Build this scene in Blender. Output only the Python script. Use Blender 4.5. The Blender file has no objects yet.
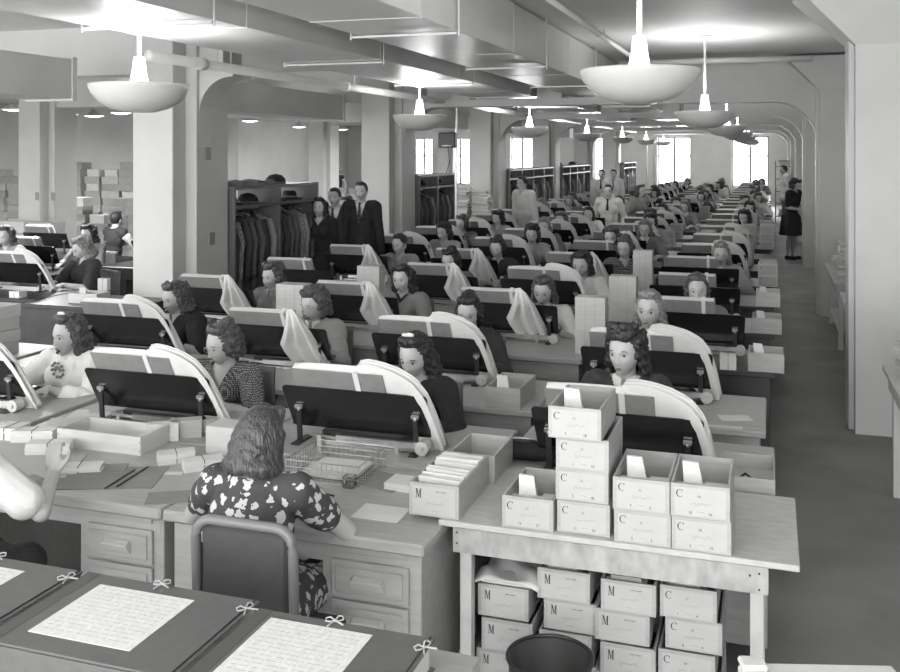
import bpy, bmesh, math, random
from mathutils import Vector, Matrix, Euler, noise
PI = math.pi
rnd = random.Random(7)
scene = bpy.context.scene
COL = scene.collection

# ------------------------------------------------------------------ camera geometry
F_PX = 957.0; CAM_H = 2.15; YAW = math.atan(.3344)
SN, CS = math.sin(YAW), math.cos(YAW)
HOR = 153.0
def at(px, py, z):
    """point of the place that the photograph shows at (px,py), at height z"""
    Z = F_PX*(CAM_H-z)/(py-HOR); R = (px-450)/F_PX*Z
    return (R*CS-Z*SN, R*SN+Z*CS)
def xat(px, y):
    q = (px-450)/F_PX
    return (q*CS*y-SN*y)/(CS+q*SN)
def zat(px, py, y):
    x = xat(px, y)
    return CAM_H-(py-HOR)*(-x*SN+y*CS)/F_PX

# ------------------------------------------------------------------ materials
MATS = {}
def mat(name, v, rough=.6, noise=0, nscale=8, bump=0, bscale=60, metal=0, emit=0, stretch=None, spec=None, coat=0):
    if name in MATS: return MATS[name]
    m = bpy.data.materials.new(name); m.use_nodes = True
    nt = m.node_tree; N = nt.nodes; L = nt.links
    b = N['Principled BSDF']
    col = (v, v, v*.985, 1) if not isinstance(v, tuple) else v+(1,)
    b.inputs['Base Color'].default_value = col
    b.inputs['Roughness'].default_value = rough
    b.inputs['Metallic'].default_value = metal
    if spec is not None: b.inputs['Specular IOR Level'].default_value = spec
    if coat: b.inputs['Coat Weight'].default_value = coat; b.inputs['Coat Roughness'].default_value = .15
    if emit:
        b.inputs['Emission Color'].default_value = (1, 1, 1, 1); b.inputs['Emission Strength'].default_value = emit
    tc = N.new('ShaderNodeTexCoord'); mp = N.new('ShaderNodeMapping'); L.new(tc.outputs['Object'], mp.inputs[0])
    if stretch: mp.inputs['Scale'].default_value = stretch
    if noise:
        n = N.new('ShaderNodeTexNoise'); n.inputs['Scale'].default_value = nscale; n.inputs['Detail'].default_value = 6
        L.new(mp.outputs[0], n.inputs['Vector'])
        r = N.new('ShaderNodeValToRGB')
        a = max(0, col[0]*(1-noise)); c = min(1, col[0]*(1+noise))
        r.color_ramp.elements[0].position = .3; r.color_ramp.elements[1].position = .7
        r.color_ramp.elements[0].color = (a, a, a*.985, 1); r.color_ramp.elements[1].color = (c, c, c*.985, 1)
        L.new(n.outputs['Fac'], r.inputs[0]); L.new(r.outputs[0], b.inputs['Base Color'])
    if bump:
        n2 = N.new('ShaderNodeTexNoise'); n2.inputs['Scale'].default_value = bscale; n2.inputs['Detail'].default_value = 3
        L.new(mp.outputs[0], n2.inputs['Vector'])
        bp = N.new('ShaderNodeBump'); bp.inputs['Strength'].default_value = bump; bp.inputs['Distance'].default_value = .01
        L.new(n2.outputs['Fac'], bp.inputs['Height']); L.new(bp.outputs[0], b.inputs['Normal'])
    MATS[name] = m
    return m
def pattern(name, base, ink, kind, scale):
    m = mat(name, base, .85); nt = m.node_tree; N = nt.nodes; L = nt.links; b = N['Principled BSDF']
    tc = N.new('ShaderNodeTexCoord')
    r = N.new('ShaderNodeValToRGB'); r.color_ramp.interpolation = 'CONSTANT'
    if kind == 'floral':
        nz = N.new('ShaderNodeTexNoise'); nz.inputs['Scale'].default_value = 38; L.new(tc.outputs['Object'], nz.inputs['Vector'])
        mx = N.new('ShaderNodeMixRGB'); mx.blend_type = 'ADD'; mx.inputs[0].default_value = .05
        L.new(tc.outputs['Object'], mx.inputs[1]); L.new(nz.outputs['Color'], mx.inputs[2])
        v = N.new('ShaderNodeTexVoronoi'); v.inputs['Scale'].default_value = scale; v.inputs['Randomness'].default_value = .55
        L.new(mx.outputs[0], v.inputs['Vector']); L.new(v.outputs['Distance'], r.inputs[0])
        r.color_ramp.elements[0].color = (ink,)*3+(1,); r.color_ramp.elements[1].color = (base,)*3+(1,); r.color_ramp.elements[1].position = .37
    elif kind == 'dots':
        v = N.new('ShaderNodeTexVoronoi'); v.inputs['Scale'].default_value = scale; v.inputs['Randomness'].default_value = .1
        L.new(tc.outputs['Object'], v.inputs['Vector']); L.new(v.outputs['Distance'], r.inputs[0])
        r.color_ramp.elements[0].color = (ink,)*3+(1,); r.color_ramp.elements[1].color = (base,)*3+(1,); r.color_ramp.elements[1].position = .38
    else:
        v = N.new('ShaderNodeTexWave'); v.inputs['Scale'].default_value = scale; v.inputs['Distortion'].default_value = 1.2
        L.new(tc.outputs['Object'], v.inputs['Vector']); L.new(v.outputs['Fac'], r.inputs[0])
        r.color_ramp.elements[0].color = (ink,)*3+(1,); r.color_ramp.elements[1].color = (base,)*3+(1,); r.color_ramp.elements[1].position = .4
    L.new(r.outputs[0], b.inputs['Base Color'])
    return m

wallM = mat('painted_plaster', .50, .6, .05, 1.5, .25, 90)
colM = mat('column_paint', .54, .55, .05, 2, .2, 120)
ceilM = mat('ceiling_paint', .70, .6, .03, 1.2)
ductM = mat('painted_sheet_metal', .56, .32, .05, 2.5, .08, 6)
pipeM = mat('painted_pipe', .62, .35, .05, 5)
floorM = mat('grey_floor', .22, .6, .22, 1.6, .1, 200, spec=.3)
deskM = mat('grey_desk_wood', .36, .42, .10, 5, .12, 40, stretch=(1, 8, 8))
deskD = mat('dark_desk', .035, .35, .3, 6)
woodM = mat('light_box_wood', .38, .6, .10, 6, .15, 60, stretch=(1, 1, 10))
woodP = mat('pale_box_wood', .54, .6, .08, 6, .15, 60, stretch=(1, 1, 8))
plyM = mat('table_plywood', .46, .55, .10, 7, .1, 40, stretch=(2, 6, 2))
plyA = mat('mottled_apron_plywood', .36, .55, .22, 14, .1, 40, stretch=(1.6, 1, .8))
boardM = mat('black_enamel_board', .012, .22, .4, 5, .03, 30, coat=.3)
blackM = mat('black_metal', .02, .35)
steelM = mat('bright_steel', .62, .28, .1, 30, metal=.85)
coverM = mat('grey_canvas_cover', .20, .65, .08, 20, .2, 300)
bindM = mat('grey_binder_cloth', .115, .55, .08, 25, .15, 400)
paperM = mat('white_paper', .64, .75, .05, 12, .12, 14)
paperG = mat('ledger_page_edges', .56, .8, .08, 60, .2, 300, stretch=(.2, 1, 14))
labelM = mat('paper_label', .44, .7, .03, 20)
inkM = mat('black_ink', .02, .8)
pencilM = mat('faint_pencil', .33, .9)
skinM = mat('skin', .47, .45, .05, 14)
eyeM = mat('eye_white', .62, .3); irisM = mat('iris', .03, .2); lipM = mat('lipstick', .17, .4); browM = mat('brow', .10, .8)
hairD = mat('dark_hair', .022, .42, .5, 60, .9, 120, stretch=(1, 1, .25))
hairB = mat('brown_hair', .07, .42, .45, 60, .9, 120, stretch=(1, 1, .25))
hairL = mat('light_hair', .20, .42, .35, 60, .9, 120, stretch=(1, 1, .25))
whiteC = mat('white_cloth', .70, .85, .03, 10, .15, 120)
darkC = mat('dark_cloth', .035, .85, .2, 30)
blackC = mat('black_cloth', .018, .85, .2, 30)
midC = mat('grey_cloth', .17, .85, .1, 30)
lightC = mat('light_grey_cloth', .31, .85, .06, 30)
tweedC = pattern('woven_dot_cloth', .06, .38, 'dots', 95)
floralC = pattern('floral_cloth', .05, .50, 'floral', 22)
plaidC = pattern('striped_cloth', .10, .28, 'stripe', 30)
lampM = mat('white_enamel', .62, .3); lampC = mat('lit_lamp_glass', .85, .4, emit=1.1)
tubeM = mat('lit_lamp_diffuser', .85, .5, emit=1.6)
lockM = mat('grey_locker_wood', .14, .45, .1, 8); lockI = mat('locker_back_panel', .06, .6)
cartonM = [mat('carton_board_%s' % 'abcd'[i], v, .8, .08, 9) for i, v in enumerate((.30, .36, .42, .55))]
shoeM = mat('black_leather', .015, .3)
goldM = None
glassM = bpy.data.materials.new('window_glass'); glassM.use_nodes = True
_nt = glassM.node_tree; _nt.nodes.clear()
_o = _nt.nodes.new('ShaderNodeOutputMaterial'); _m = _nt.nodes.new('ShaderNodeMixShader'); _t = _nt.nodes.new('ShaderNodeBsdfTransparent'); _g = _nt.nodes.new('ShaderNodeBsdfGlossy')
_g.inputs['Roughness'].default_value = .05; _m.inputs[0].default_value = .06
_nt.links.new(_t.outputs[0], _m.inputs[1]); _nt.links.new(_g.outputs[0], _m.inputs[2]); _nt.links.new(_m.outputs[0], _o.inputs[0])
clearM = bpy.data.materials.new('clear_glass'); clearM.use_nodes = True
_b = clearM.node_tree.nodes['Principled BSDF']; _b.inputs['Transmission Weight'].default_value = .9; _b.inputs['Roughness'].default_value = .05; _b.inputs['Base Color'].default_value = (.9, .9, .9, 1)

KIDS = {}
# ------------------------------------------------------------------ mesh builder
class MB:
    def __init__(s): s.bm = bmesh.new(); s.mi = 0
    def _tag(s, vs):
        fs = set()
        for v in vs:
            for f in v.link_faces: fs.add(f)
        for f in fs: f.material_index = s.mi
    def box(s, x0, y0, z0, x1, y1, z1, M=None):
        x0, x1 = min(x0, x1), max(x0, x1); y0, y1 = min(y0, y1), max(y0, y1)
        P = [Vector(p) for p in ((x0, y0, z0), (x1, y0, z0), (x1, y1, z0), (x0, y1, z0), (x0, y0, z1), (x1, y0, z1), (x1, y1, z1), (x0, y1, z1))]
        return s.hexa([M @ p for p in P] if M else P)
    def hexa(s, pts):
        vs = [s.bm.verts.new(p) for p in pts]
        for q in ((0, 3, 2, 1), (4, 5, 6, 7), (0, 1, 5, 4), (1, 2, 6, 5), (2, 3, 7, 6), (3, 0, 4, 7)):
            f = s.bm.faces.new([vs[i] for i in q]); f.material_index = s.mi
        return s
    def cone(s, p0, p1, r0, r1=None, n=16):
        if r1 is None: r1 = r0
        p0, p1 = Vector(p0), Vector(p1); q = (p1-p0).to_track_quat('Z', 'Y'); rings = []
        for p, r in ((p0, r0), (p1, r1)):
            rings.append([s.bm.verts.new(p+q @ Vector((r*math.cos(2*PI*j/n), r*math.sin(2*PI*j/n), 0))) for j in range(n)])
        A, B = rings
        for j in range(n): s.bm.faces.new((A[j], A[(j+1) % n], B[(j+1) % n], B[j])).material_index = s.mi
        s.bm.faces.new(A[::-1]).material_index = s.mi; s.bm.faces.new(B).material_index = s.mi
        return s
    def ell(s, c, rad, R=None, u=20, v=12):
        if not hasattr(rad, '__len__'): rad = (rad,)*3
        c = Vector(c); new = s.bm.verts.new; out = []
        def P(x, y, z):
            p = Vector((x*rad[0], y*rad[1], z*rad[2])); w = new((R @ p if R else p)+c); out.append(w); return w
        top = P(0, 0, 1); rows = []
        for i in range(1, v):
            t = PI*i/v; rows.append([P(math.sin(t)*math.cos(2*PI*j/u), math.sin(t)*math.sin(2*PI*j/u), math.cos(t)) for j in range(u)])
        bot = P(0, 0, -1); F = s.bm.faces.new
        for j in range(u):
            k = (j+1) % u
            F((top, rows[0][j], rows[0][k])).material_index = s.mi; F((bot, rows[-1][k], rows[-1][j])).material_index = s.mi
            for A, B in zip(rows, rows[1:]): F((A[j], B[j], B[k], A[k])).material_index = s.mi
        s.last = out
        return s
    def cap(s, p0, r0, p1, r1, n=14):
        s.cone(p0, p1, r0, r1, n); s.ell(p0, r0*.995, u=n, v=8); s.ell(p1, r1*.995, u=n, v=8); return s
    def tube(s, pts, r, n=8, closed=False):
        pts = [Vector(p) for p in pts]; k = len(pts); rings = []
        for i, p in enumerate(pts):
            a = pts[(i-1) % k] if (closed or i > 0) else p
            b = pts[(i+1) % k] if (closed or i < k-1) else p
            q = (b-a).normalized().to_track_quat('Z', 'Y')
            rr = r[i] if hasattr(r, '__len__') else r
            rings.append([s.bm.verts.new(p+q @ Vector((rr*math.cos(2*PI*j/n), rr*math.sin(2*PI*j/n), 0))) for j in range(n)])
        m = k if closed else k-1
        for i in range(m):
            A, B = rings[i], rings[(i+1) % k]
            for j in range(n):
                f = s.bm.faces.new((A[j], A[(j+1) % n], B[(j+1) % n], B[j])); f.material_index = s.mi
        if not closed:
            s.bm.faces.new(rings[0][::-1]).material_index = s.mi; s.bm.faces.new(rings[-1]).material_index = s.mi
        return s
    def lathe(s, prof, n=32, c=(0, 0, 0)):
        rings = []
        for (r, z) in prof:
            rings.append([s.bm.verts.new((c[0]+max(r, 1e-4)*math.cos(2*PI*j/n), c[1]+max(r, 1e-4)*math.sin(2*PI*j/n), c[2]+z)) for j in range(n)])
        for A, B in zip(rings, rings[1:]):
            for j in range(n):
                s.bm.faces.new((A[j], A[(j+1) % n], B[(j+1) % n], B[j])).material_index = s.mi
        s.bm.faces.new(rings[0][::-1]).material_index = s.mi; s.bm.faces.new(rings[-1]).material_index = s.mi
        return s
    def prism(s, poly, T0, T1):
        """poly: 2-D points; T0,T1 functions mapping (a,b)->3-D for both ends"""
        A = [s.bm.verts.new(T0(*p)) for p in poly]; B = [s.bm.verts.new(T1(*p)) for p in poly]; n = len(poly)
        for i in range(n): s.bm.faces.new((A[i], A[(i+1) % n], B[(i+1) % n], B[i])).material_index = s.mi
        s.bm.faces.new(A[::-1]).material_index = s.mi; s.bm.faces.new(B).material_index = s.mi
        return s
    def grid(s, nu, nv, fn, thick=0):
        V = [[s.bm.verts.new(fn(i/nu, j/nv)) for j in range(nv+1)] for i in range(nu+1)]
        fs = []
        for i in range(nu):
            for j in range(nv):
                f = s.bm.faces.new((V[i][j], V[i+1][j], V[i+1][j+1], V[i][j+1])); f.material_index = s.mi; f.smooth = True; fs.append(f)
        if thick:
            bmesh.ops.recalc_face_normals(s.bm, faces=fs)
            bmesh.ops.solidify(s.bm, geom=fs, thickness=thick)
        return s
    def mesh(s, name, mats, bevel=0, smooth=False):
        bm = s.bm
        if bevel: bmesh.ops.bevel(bm, geom=list(bm.edges), offset=bevel, segments=1, affect='EDGES', clamp_overlap=True)
        bmesh.ops.recalc_face_normals(bm, faces=list(bm.faces))
        if smooth:
            for f in bm.faces: f.smooth = True
        me = bpy.data.meshes.new(name); bm.to_mesh(me); bm.free()
        for m in (mats if isinstance(mats, (list, tuple)) else [mats]): me.materials.append(m)
        return me
    def build(s, name, mats, parent=None, loc=(0, 0, 0), bevel=0, smooth=False):
        return obj(name, s.mesh(name, mats, bevel, smooth), parent, loc)
def obj(name, me, parent=None, loc=(0, 0, 0), rz=0):
    o = bpy.data.objects.new(name, me); COL.objects.link(o); o.location = loc; o.rotation_euler = (0, 0, rz)
    if parent: o.parent = parent; KIDS.setdefault(parent.name, []).append(o)
    return o
def thing(name, label, cat, loc=(0, 0, 0), rz=0, group=None):
    o = obj(name, None, None, loc, rz); o.empty_display_size = .1
    return tag(o, label, cat, group)
def tag(o, label, cat, group=None, kind=None):
    o['label'] = label; o['category'] = cat
    if group: o['group'] = group
    if kind: o['kind'] = kind
    return o
def struct(o): o['kind'] = 'structure'; return o
def copy_tree(o, loc=None, rz=None, label=None, group=None, parent=None):
    c = o.copy(); COL.objects.link(c)
    c.parent = parent
    if parent: KIDS.setdefault(parent.name, []).append(c)
    for ch in KIDS.get(o.name, ()): copy_tree(ch, parent=c)
    if loc is not None: c.location = loc
    if rz is not None: c.rotation_euler = (0, 0, rz)
    if label: c['label'] = label
    if group: c['group'] = group
    return c
PROTO = []
class Maker:
    """first call hands out the built thing itself, later calls copies of it"""
    def __init__(s, fn): s.fn = fn; s.o = None
    def __call__(s, loc, rz, label, group=None):
        if s.o is None: s.o = s.fn(); o = s.o; o.location = loc; o.rotation_euler = (0, 0, rz); o['label'] = label
        else: o = copy_tree(s.o, loc, rz, label)
        if group: o['group'] = group
        return o

# ------------------------------------------------------------------ people
WORK = bpy.data.scenes.new('workbench')
def evaluated(o):
    WORK.collection.objects.link(o); vl = WORK.view_layers[0]; vl.update()
    me = bpy.data.meshes.new_from_object(o.evaluated_get(vl.depsgraph)); bpy.data.objects.remove(o); return me
def displace(me, fn):
    n = len(me.vertices); co = [0.0]*(3*n); no = [0.0]*(3*n)
    me.vertices.foreach_get('co', co); me.vertex_normals.foreach_get('vector', no)
    for i in range(0, 3*n, 3):
        d = fn(Vector(co[i:i+3])); co[i] += no[i]*d; co[i+1] += no[i+1]*d; co[i+2] += no[i+2]*d
    me.vertices.foreach_set('co', co); me.update()
def eval_remesh(bm, voxel, smooth_it=3):
    me = bpy.data.meshes.new('tmp'); bm.to_mesh(me); bm.free()
    o = bpy.data.objects.new('tmp', me)
    m = o.modifiers.new('r', 'REMESH'); m.mode = 'VOXEL'; m.voxel_size = voxel; m.use_smooth_shade = True
    s = o.modifiers.new('s', 'SMOOTH'); s.factor = .5; s.iterations = smooth_it
    out = evaluated(o); bpy.data.meshes.remove(me)
    return out
def head_bm(T, detail=1.0):
    """a head in its own frame: centre 0, eyes at z=0, facing -y; mats 0 skin 1 white 2 iris 3 lips 4 brow"""
    b = MB(); nu, nv = int(56*detail), int(44*detail)
    b.ell((0, 0, 0), 1, u=nu, v=nv)
    G = lambda x, z, x0, z0, sx, sz: math.exp(-((x-x0)/sx)**2-((z-z0)/sz)**2)
    for v in b.last:
        dx, dy, dz = v.co
        x, y, z = dx*.074, dy*.094, dz*.116
        if z > 0: x *= 1+.05*(z/.116); y = y*(1.0)+(.012 if dy > 0 else 0)*(1-abs(dz))
        if z < 0:
            t = -z/.116
            x *= 1-.30*t**1.3
            if dy < 0: y = y*(1+.10*t)+0
            else: y *= 1-.35*t
            if dy < 0: y -= .012*G(x, z, 0, -.100, .026, .022)
        if dy < 0:
            front = min(1, -dy*1.6)
            y -= front*.004*G(x, z, 0, .035, .05, .03)
            y += front*.0075*(G(x, z, .031, .002, .017, .013)+G(x, z, -.031, .002, .017, .013))
            y -= front*.0045*(G(x, z, .030, .020, .022, .007)+G(x, z, -.030, .020, .022, .007))
            y -= front*.004*(G(x, z, .040, -.028, .020, .018)+G(x, z, -.040, -.028, .020, .018))
            y -= front*(.013*G(x, z, 0, -.012, .0085, .022)+.017*G(x, z, 0, -.034, .011, .011)+.006*(G(x, z, .013, -.038, .007, .007)+G(x, z, -.013, -.038, .007, .007)))
            y -= front*.0055*G(x, z, 0, -.063, .024, .012)
            y += front*.004*G(x, z, 0, -.078, .02, .006)
            y += front*.002*G(x, z, 0, -.0505, .012, .004)
        v.co = (x, y, z)
    b.ell((.073, .008, -.012), (.008, .017, .029), Euler((0, 0, .35)).to_matrix()); b.ell((-.073, .008, -.012), (.008, .017, .029), Euler((0, 0, -.35)).to_matrix())
    b.mi = 1
    for sx in (-1, 1): b.ell((sx*.031, -.0766, .0012), (.0120, .0092, .0056))
    b.mi = 2
    for sx in (-1, 1):
        b.ell((sx*.031, -.0845, .0010), (.0053, .0035, .0056))
        b.tube([(sx*(.017), -.0835, .003), (sx*.024, -.0865, .0078), (sx*.033, -.0865, .0088), (sx*.043, -.0805, .0045)], .0014, 5)
    b.mi = 4
    for sx in (-1, 1): b.tube([(sx*.014, -.0895, .020), (sx*.026, -.0915, .0265), (sx*.038, -.086, .026), (sx*.048, -.077, .019)], (.0022, .0026, .0022, .0012), 5)
    b.mi = 3
    b.ell((0, -.0955, -.0605), (.0185, .0072, .0036)); b.ell((0, -.0962, -.0665), (.0155, .0072, .0044))
    bmesh.ops.transform(b.bm, matrix=T, verts=list(b.bm.verts))
    return b.bm
def hair_bm(style, seed, low_=None):
    b = MB(); R = random.Random(seed)
    b.ell((0, .020, .028), (.083, .098, .100))
    def ringpts(ph0, ph1, z, n, rx, ry, r, cy=.018):
        for i in range(n):
            ph = math.radians(ph0+(ph1-ph0)*i/(n-1))
            j = lambda a: R.uniform(-a, a)
            b.ell((rx*math.sin(ph)+j(.004), cy-ry*math.cos(ph)+j(.004), z+j(.005)), (r*R.uniform(.9, 1.15), r*R.uniform(.9, 1.15), r*R.uniform(1., 1.4)), u=10, v=8)
    if style == 'man':
        b.ell((0, .024, .010), (.080, .088, .085)); ringpts(-45, 45, .098, 6, .045, .075, .020)
    else:
        if style in ('bob', 'long', 'wavy'):
            low = low_ or {'bob': -.085, 'long': -.15, 'wavy': -.10}[style]; z = .03
            wd = .006 if style == 'bob' else .014
            while z > low:
                t = (.03-z)/(.03-low)
                ringpts(66+12*t, 294-12*t, z, 15, .070+wd*t, .078+.006*t, .022+.006*t); z -= .020
            ringpts(80, 280, low, 17, .080+wd, .090, .027)
            if style == 'long':
                for _ in range(46):
                    ph = math.radians(R.uniform(80, 280)); zz = R.uniform(low-.01, -.03); b.ell((.098*math.sin(ph), .018-.098*math.cos(ph), zz), (.018, .018, .022), u=9, v=7)
        if style == 'curly':
            for _ in range(150):
                ph = R.uniform(55, 305); z = R.uniform(-.09, .11); k = math.sqrt(max(.1, 1-(max(0, z-.02)/.12)**2))
                a = math.radians(ph); b.ell((.088*k*math.sin(a), .02-.098*k*math.cos(a), z), R.uniform(.014, .022), u=8, v=6)
            for _ in range(26):
                a = math.radians(R.uniform(-70, 70)); b.ell((.062*math.sin(a), .01-.082*math.cos(a), R.uniform(.085, .12)), R.uniform(.015, .021), u=8, v=6)
        if style == 'updo':
            ringpts(60, 300, .0, 15, .074, .085, .026); ringpts(68, 292, -.03, 15, .070, .080, .027); ringpts(90, 270, -.06, 10, .066, .078, .026)
            ringpts(-60, 60, .100, 8, .060, .068, .022); b.ell((0, .06, .105), (.05, .045, .03))
        if style == 'pomp':
            for _ in range(44):
                a = math.radians(R.uniform(-75, 75)); b.ell((.066*math.sin(a), .0-.070*math.cos(a), R.uniform(.088, .145)), R.uniform(.017, .026), u=10, v=8)
            for _ in range(190):
                z = R.uniform(-.165, .09); ph = math.radians(R.uniform(62+(14 if z < -.05 else 0), 298-(14 if z < -.05 else 0))); t = max(0, -z/.175)
                b.ell(((.084+.022*t)*math.sin(ph), .02-(.092+.01*t)*math.cos(ph), z), R.uniform(.017, .026), u=9, v=7)
        if style in ('bob', 'long', 'wavy'):
            ringpts(-62, 62, .098, 9, .055, .066, .024)
            b.ell((.03, -.045, .115), (.035, .03, .024)); b.ell((-.03, -.04, .113), (.03, .03, .022))
        if style == 'wavy':
            for _ in range(70):
                ph = math.radians(R.uniform(65, 295)); z = R.uniform(-.11, .08); b.ell((.092*math.sin(ph), .02-.098*math.cos(ph), z), (R.uniform(.012, .018), .014, .024), u=8, v=6)
    return b.bm
def ik(a, w, l1, l2, hint):
    a, w = Vector(a), Vector(w); d = w-a; L = min(d.length, (l1+l2)*.999); d.normalize()
    k = (l1*l1-l2*l2+L*L)/(2*L); h = math.sqrt(max(0, l1*l1-k*k))
    n = Vector(hint); n -= n.dot(d)*d; n.normalize()
    return a+d*k+n*h, a+d*L
def hand(b, w, d, up, side, curl=.5, k=1.0):
    """palm and five fingers from wrist w, pointing along d, back of hand towards up; side=+1 thumb towards +s"""
    w = Vector(w); d = Vector(d).normalized(); up = Vector(up); up = (up-up.dot(d)*d).normalized(); s = d.cross(up)*side
    R = Matrix((s, d, up)).transposed()
    b.ell(w+d*.045*k, (.036*k, .050*k, .015*k), R, 12, 8)
    b.cap(w-d*.01, .024*k, w+d*.03*k, .022*k)
    for i, (off, ln) in enumerate(((.027, .068), (.010, .077), (-.008, .071), (-.025, .055))):
        p = w+d*.080*k+s*off*k; dd = d
        for q in range(3):
            seg = ln*k*(.45, .32, .25)[q]; ang = curl*(.5, .8, .7)[q]
            Rt = Matrix.Rotation(-ang, 3, d.cross(up)); dd = (Rt @ dd)
            p2 = p+dd*seg; b.cap(p, (.0092-.0008*q)*k, p2, (.0086-.0010*q)*k, 8); p = p2
    p = w+d*.018*k+s*.026*k; dd = (d*.75+s*.7-up*.25).normalized()
    p2 = p+dd*.040*k; b.cap(p, .0125*k, p2, .0105*k, 8); dd = (d*.95+s*.2-up*.25).normalized(); b.cap(p2, .0105*k, p2+dd*.034*k, .0085*k, 8)
def figure(name, label, P, group=None):
    """P: seat/stand, top, lean, yaw, pitch, roll, hair, hairm, cloth, ..."""
    g = P.get; sit = g('sit', True); top = g('top', 1.27); lean = g('lean', .06); vox = g('vox', .009)
    male = g('male', False); wk = 1.12 if male else 1.0; sx = g('shift', 0)
    hipz = .56 if sit else (top*.53)
    hip = Vector((0, .0, hipz)); nb = Vector((sx, -lean, top-g('neck', .262))); head = Vector((sx+g('hx', 0), -lean-.035-g('hfwd', 0), top-.128))
    chest = hip.lerp(nb, .66); belly = hip.lerp(nb, .33)
    RL = Euler((-math.atan2(lean, nb.z-hipz)*-1, 0, 0)).to_matrix()
    shz = nb.z-.048; SH = [Vector((nb.x+s*.158*wk, nb.y, shz)) for s in (-1, 1)]
    def torso(b, e):
        b.ell(chest, (.150*wk+e, .100*wk+e, .165+e), RL); b.ell(belly, (.125*wk+e, .098*wk+e, .15+e), RL)
        b.ell(hip, (.165+e, .125+e, .125+e))
        b.cap(SH[0]+Vector((.01, 0, .004)), .054*wk+e, SH[1]-Vector((.01, 0, -.004)), .054*wk+e)
        b.ell((nb.x, nb.y+.02, nb.z-.045), (.105*wk+e, .064+e, .068+e))
        if not male:
            for s in (-1, 1): b.ell(chest+Vector((s*.062, -.060, .0)), (.058+e, .056+e, .070+e))
    wr = g('wrist') or [(-.13, -.40, .80), (.13, -.40, .80)]
    if not sit and not g('wrist'): wr = [(-.23*wk, -.02, top*.475), (.23*wk, -.02, top*.475)]
    hint = g('hint') or ([(-.8, .4, -.6), (.8, .4, -.6)] if sit else [(-.3, 1, 0), (.3, 1, 0)])
    ARM = []
    for i in (0, 1):
        e_, w_ = ik(SH[i], wr[i], .285*wk, .245*wk, hint[i]); ARM.append((SH[i], e_, w_))
    def upper(b, i, e, f=1.0):
        S, E, W = ARM[i]; M = S.lerp(E, f); b.cap(S, .052*wk+e, M, .052*wk+e-(.016*f))
    def fore(b, i, e, f=1.0):
        S, E, W = ARM[i]; b.cap(E, .038*wk+e, E.lerp(W, f), (.038-.013*f)*wk+e)
    def legs(b, e, shin=True):
        for s in (-1, 1):
            h = Vector((s*.085, 0, hipz-.02))
            if sit: k_ = Vector((s*.10, -.40, .50)); a_ = Vector((s*.10, -.36+g('foot', 0), .09))
            else: k_ = Vector((s*.095, -.015, top*.285)); a_ = Vector((s*.09, .01, .085))
            b.cap(h, .080+e, k_, .055+e)
            if shin:
                b.cap(k_, .053+e, k_.lerp(a_, .35)+Vector((0, .012, 0)), .052+e); b.cap(k_.lerp(a_, .35)+Vector((0, .012, 0)), .052+e, a_, .034+e)
    b = MB(); torso(b, 0); legs(b, 0)
    b.cap(nb-Vector((0, 0, .03)), .054*wk, head+Vector((0, .018, -.06)), .048*wk)
    for i in (0, 1):
        upper(b, i, 0); fore(b, i, 0); S, E, W = ARM[i]
        hd = g('hdir') or [None, None]
        d = Vector(hd[i]) if hd[i] else (Vector((-.25 if i else .25, -1, -.15)) if sit else Vector((0, -.15, -1)))
        up = Vector((0, 0, 1)) if sit else Vector((1 if i else -1, 0, 0))
        if g('hup'): up = Vector(g('hup')[i])
        hand(b, W, d, up, (1 if i else -1)*(-1), g('curl', .5), wk)
    for s in (-1, 1):
        ay = -.36+g('foot', 0) if sit else .01
        b.cap((s*(.10 if sit else .09), ay, .07), .034, (s*(.11 if sit else .10), ay-.13, .035), .028)
    me = eval_remesh(b.bm, vox, 3)
    Rh = Euler((g('pitch', 0), g('roll', 0), g('yaw', 0)), 'XYZ').to_matrix().to_4x4()
    Th = Matrix.Translation(head) @ Rh
    bm = bmesh.new(); bm.from_mesh(me); bpy.data.meshes.remove(me)
    for f in bm.faces: f.material_index = 0
    hb = head_bm(Th, g('detail', 1.0)); hm = bpy.data.meshes.new('h'); hb.to_mesh(hm); hb.free(); bm.from_mesh(hm); bpy.data.meshes.remove(hm)
    for f in bm.faces: f.smooth = True
    me = bpy.data.meshes.new('body'); bm.to_mesh(me); bm.free()
    for m in (skinM, eyeM, irisM, lipM, browM): me.materials.append(m)
    root = thing(name, label, 'person', group=group)
    obj('body', me, root)
    hm = eval_remesh(hair_bm(g('hair', 'bob'), g('seed', 1), g('hlow')), .0055 if vox < .012 else .008, 1)
    if not male:
        am = {'curly': .003, 'pomp': .004}.get(g('hair'), .0055); fq = g('wavef', 150)
        def wave(p):
            a_ = math.atan2(p.x, p.y); nz = noise.noise(p*22); fr = max(0, min(1, (p.y+.06)/.05))
            return fr*g('wavek', 1)*(am*math.sin(p.z*fq+3*math.sin(a_*2)+nz*5)*(1 if p.z < g('wavez', .07) else .3)+.004*noise.noise(p*60))
        displace(hm, wave)
    hm.transform(Th); hm.materials.append(g('hairm', hairB)); obj('hair', hm, root)
    def garment(pn, e, parts, m, vneck=None, cut=None):
        b = MB(); gname_ = pn
        if 'torso' in parts: torso(b, e)
        sl = dict(parts).get('sleeve') if isinstance(parts, dict) else None
        if sl is not None:
            for i in (0, 1):
                f = sl[i] if hasattr(sl, '__len__') else sl
                upper(b, i, e+(.004 if f < 1.2 else 0)*1, min(1, f) if f > 0 else .2)
                if f > 1: fore(b, i, e+.002, min(1, f-1))
                if f < 1.01 and not male: b.ell(SH[i]+Vector((0, 0, .002)), .060+e)
        if gname_ == 'suit_jacket': b.cone((0, 0, hipz-.20), tuple(chest), .185+e, .160+e, 24)
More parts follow.
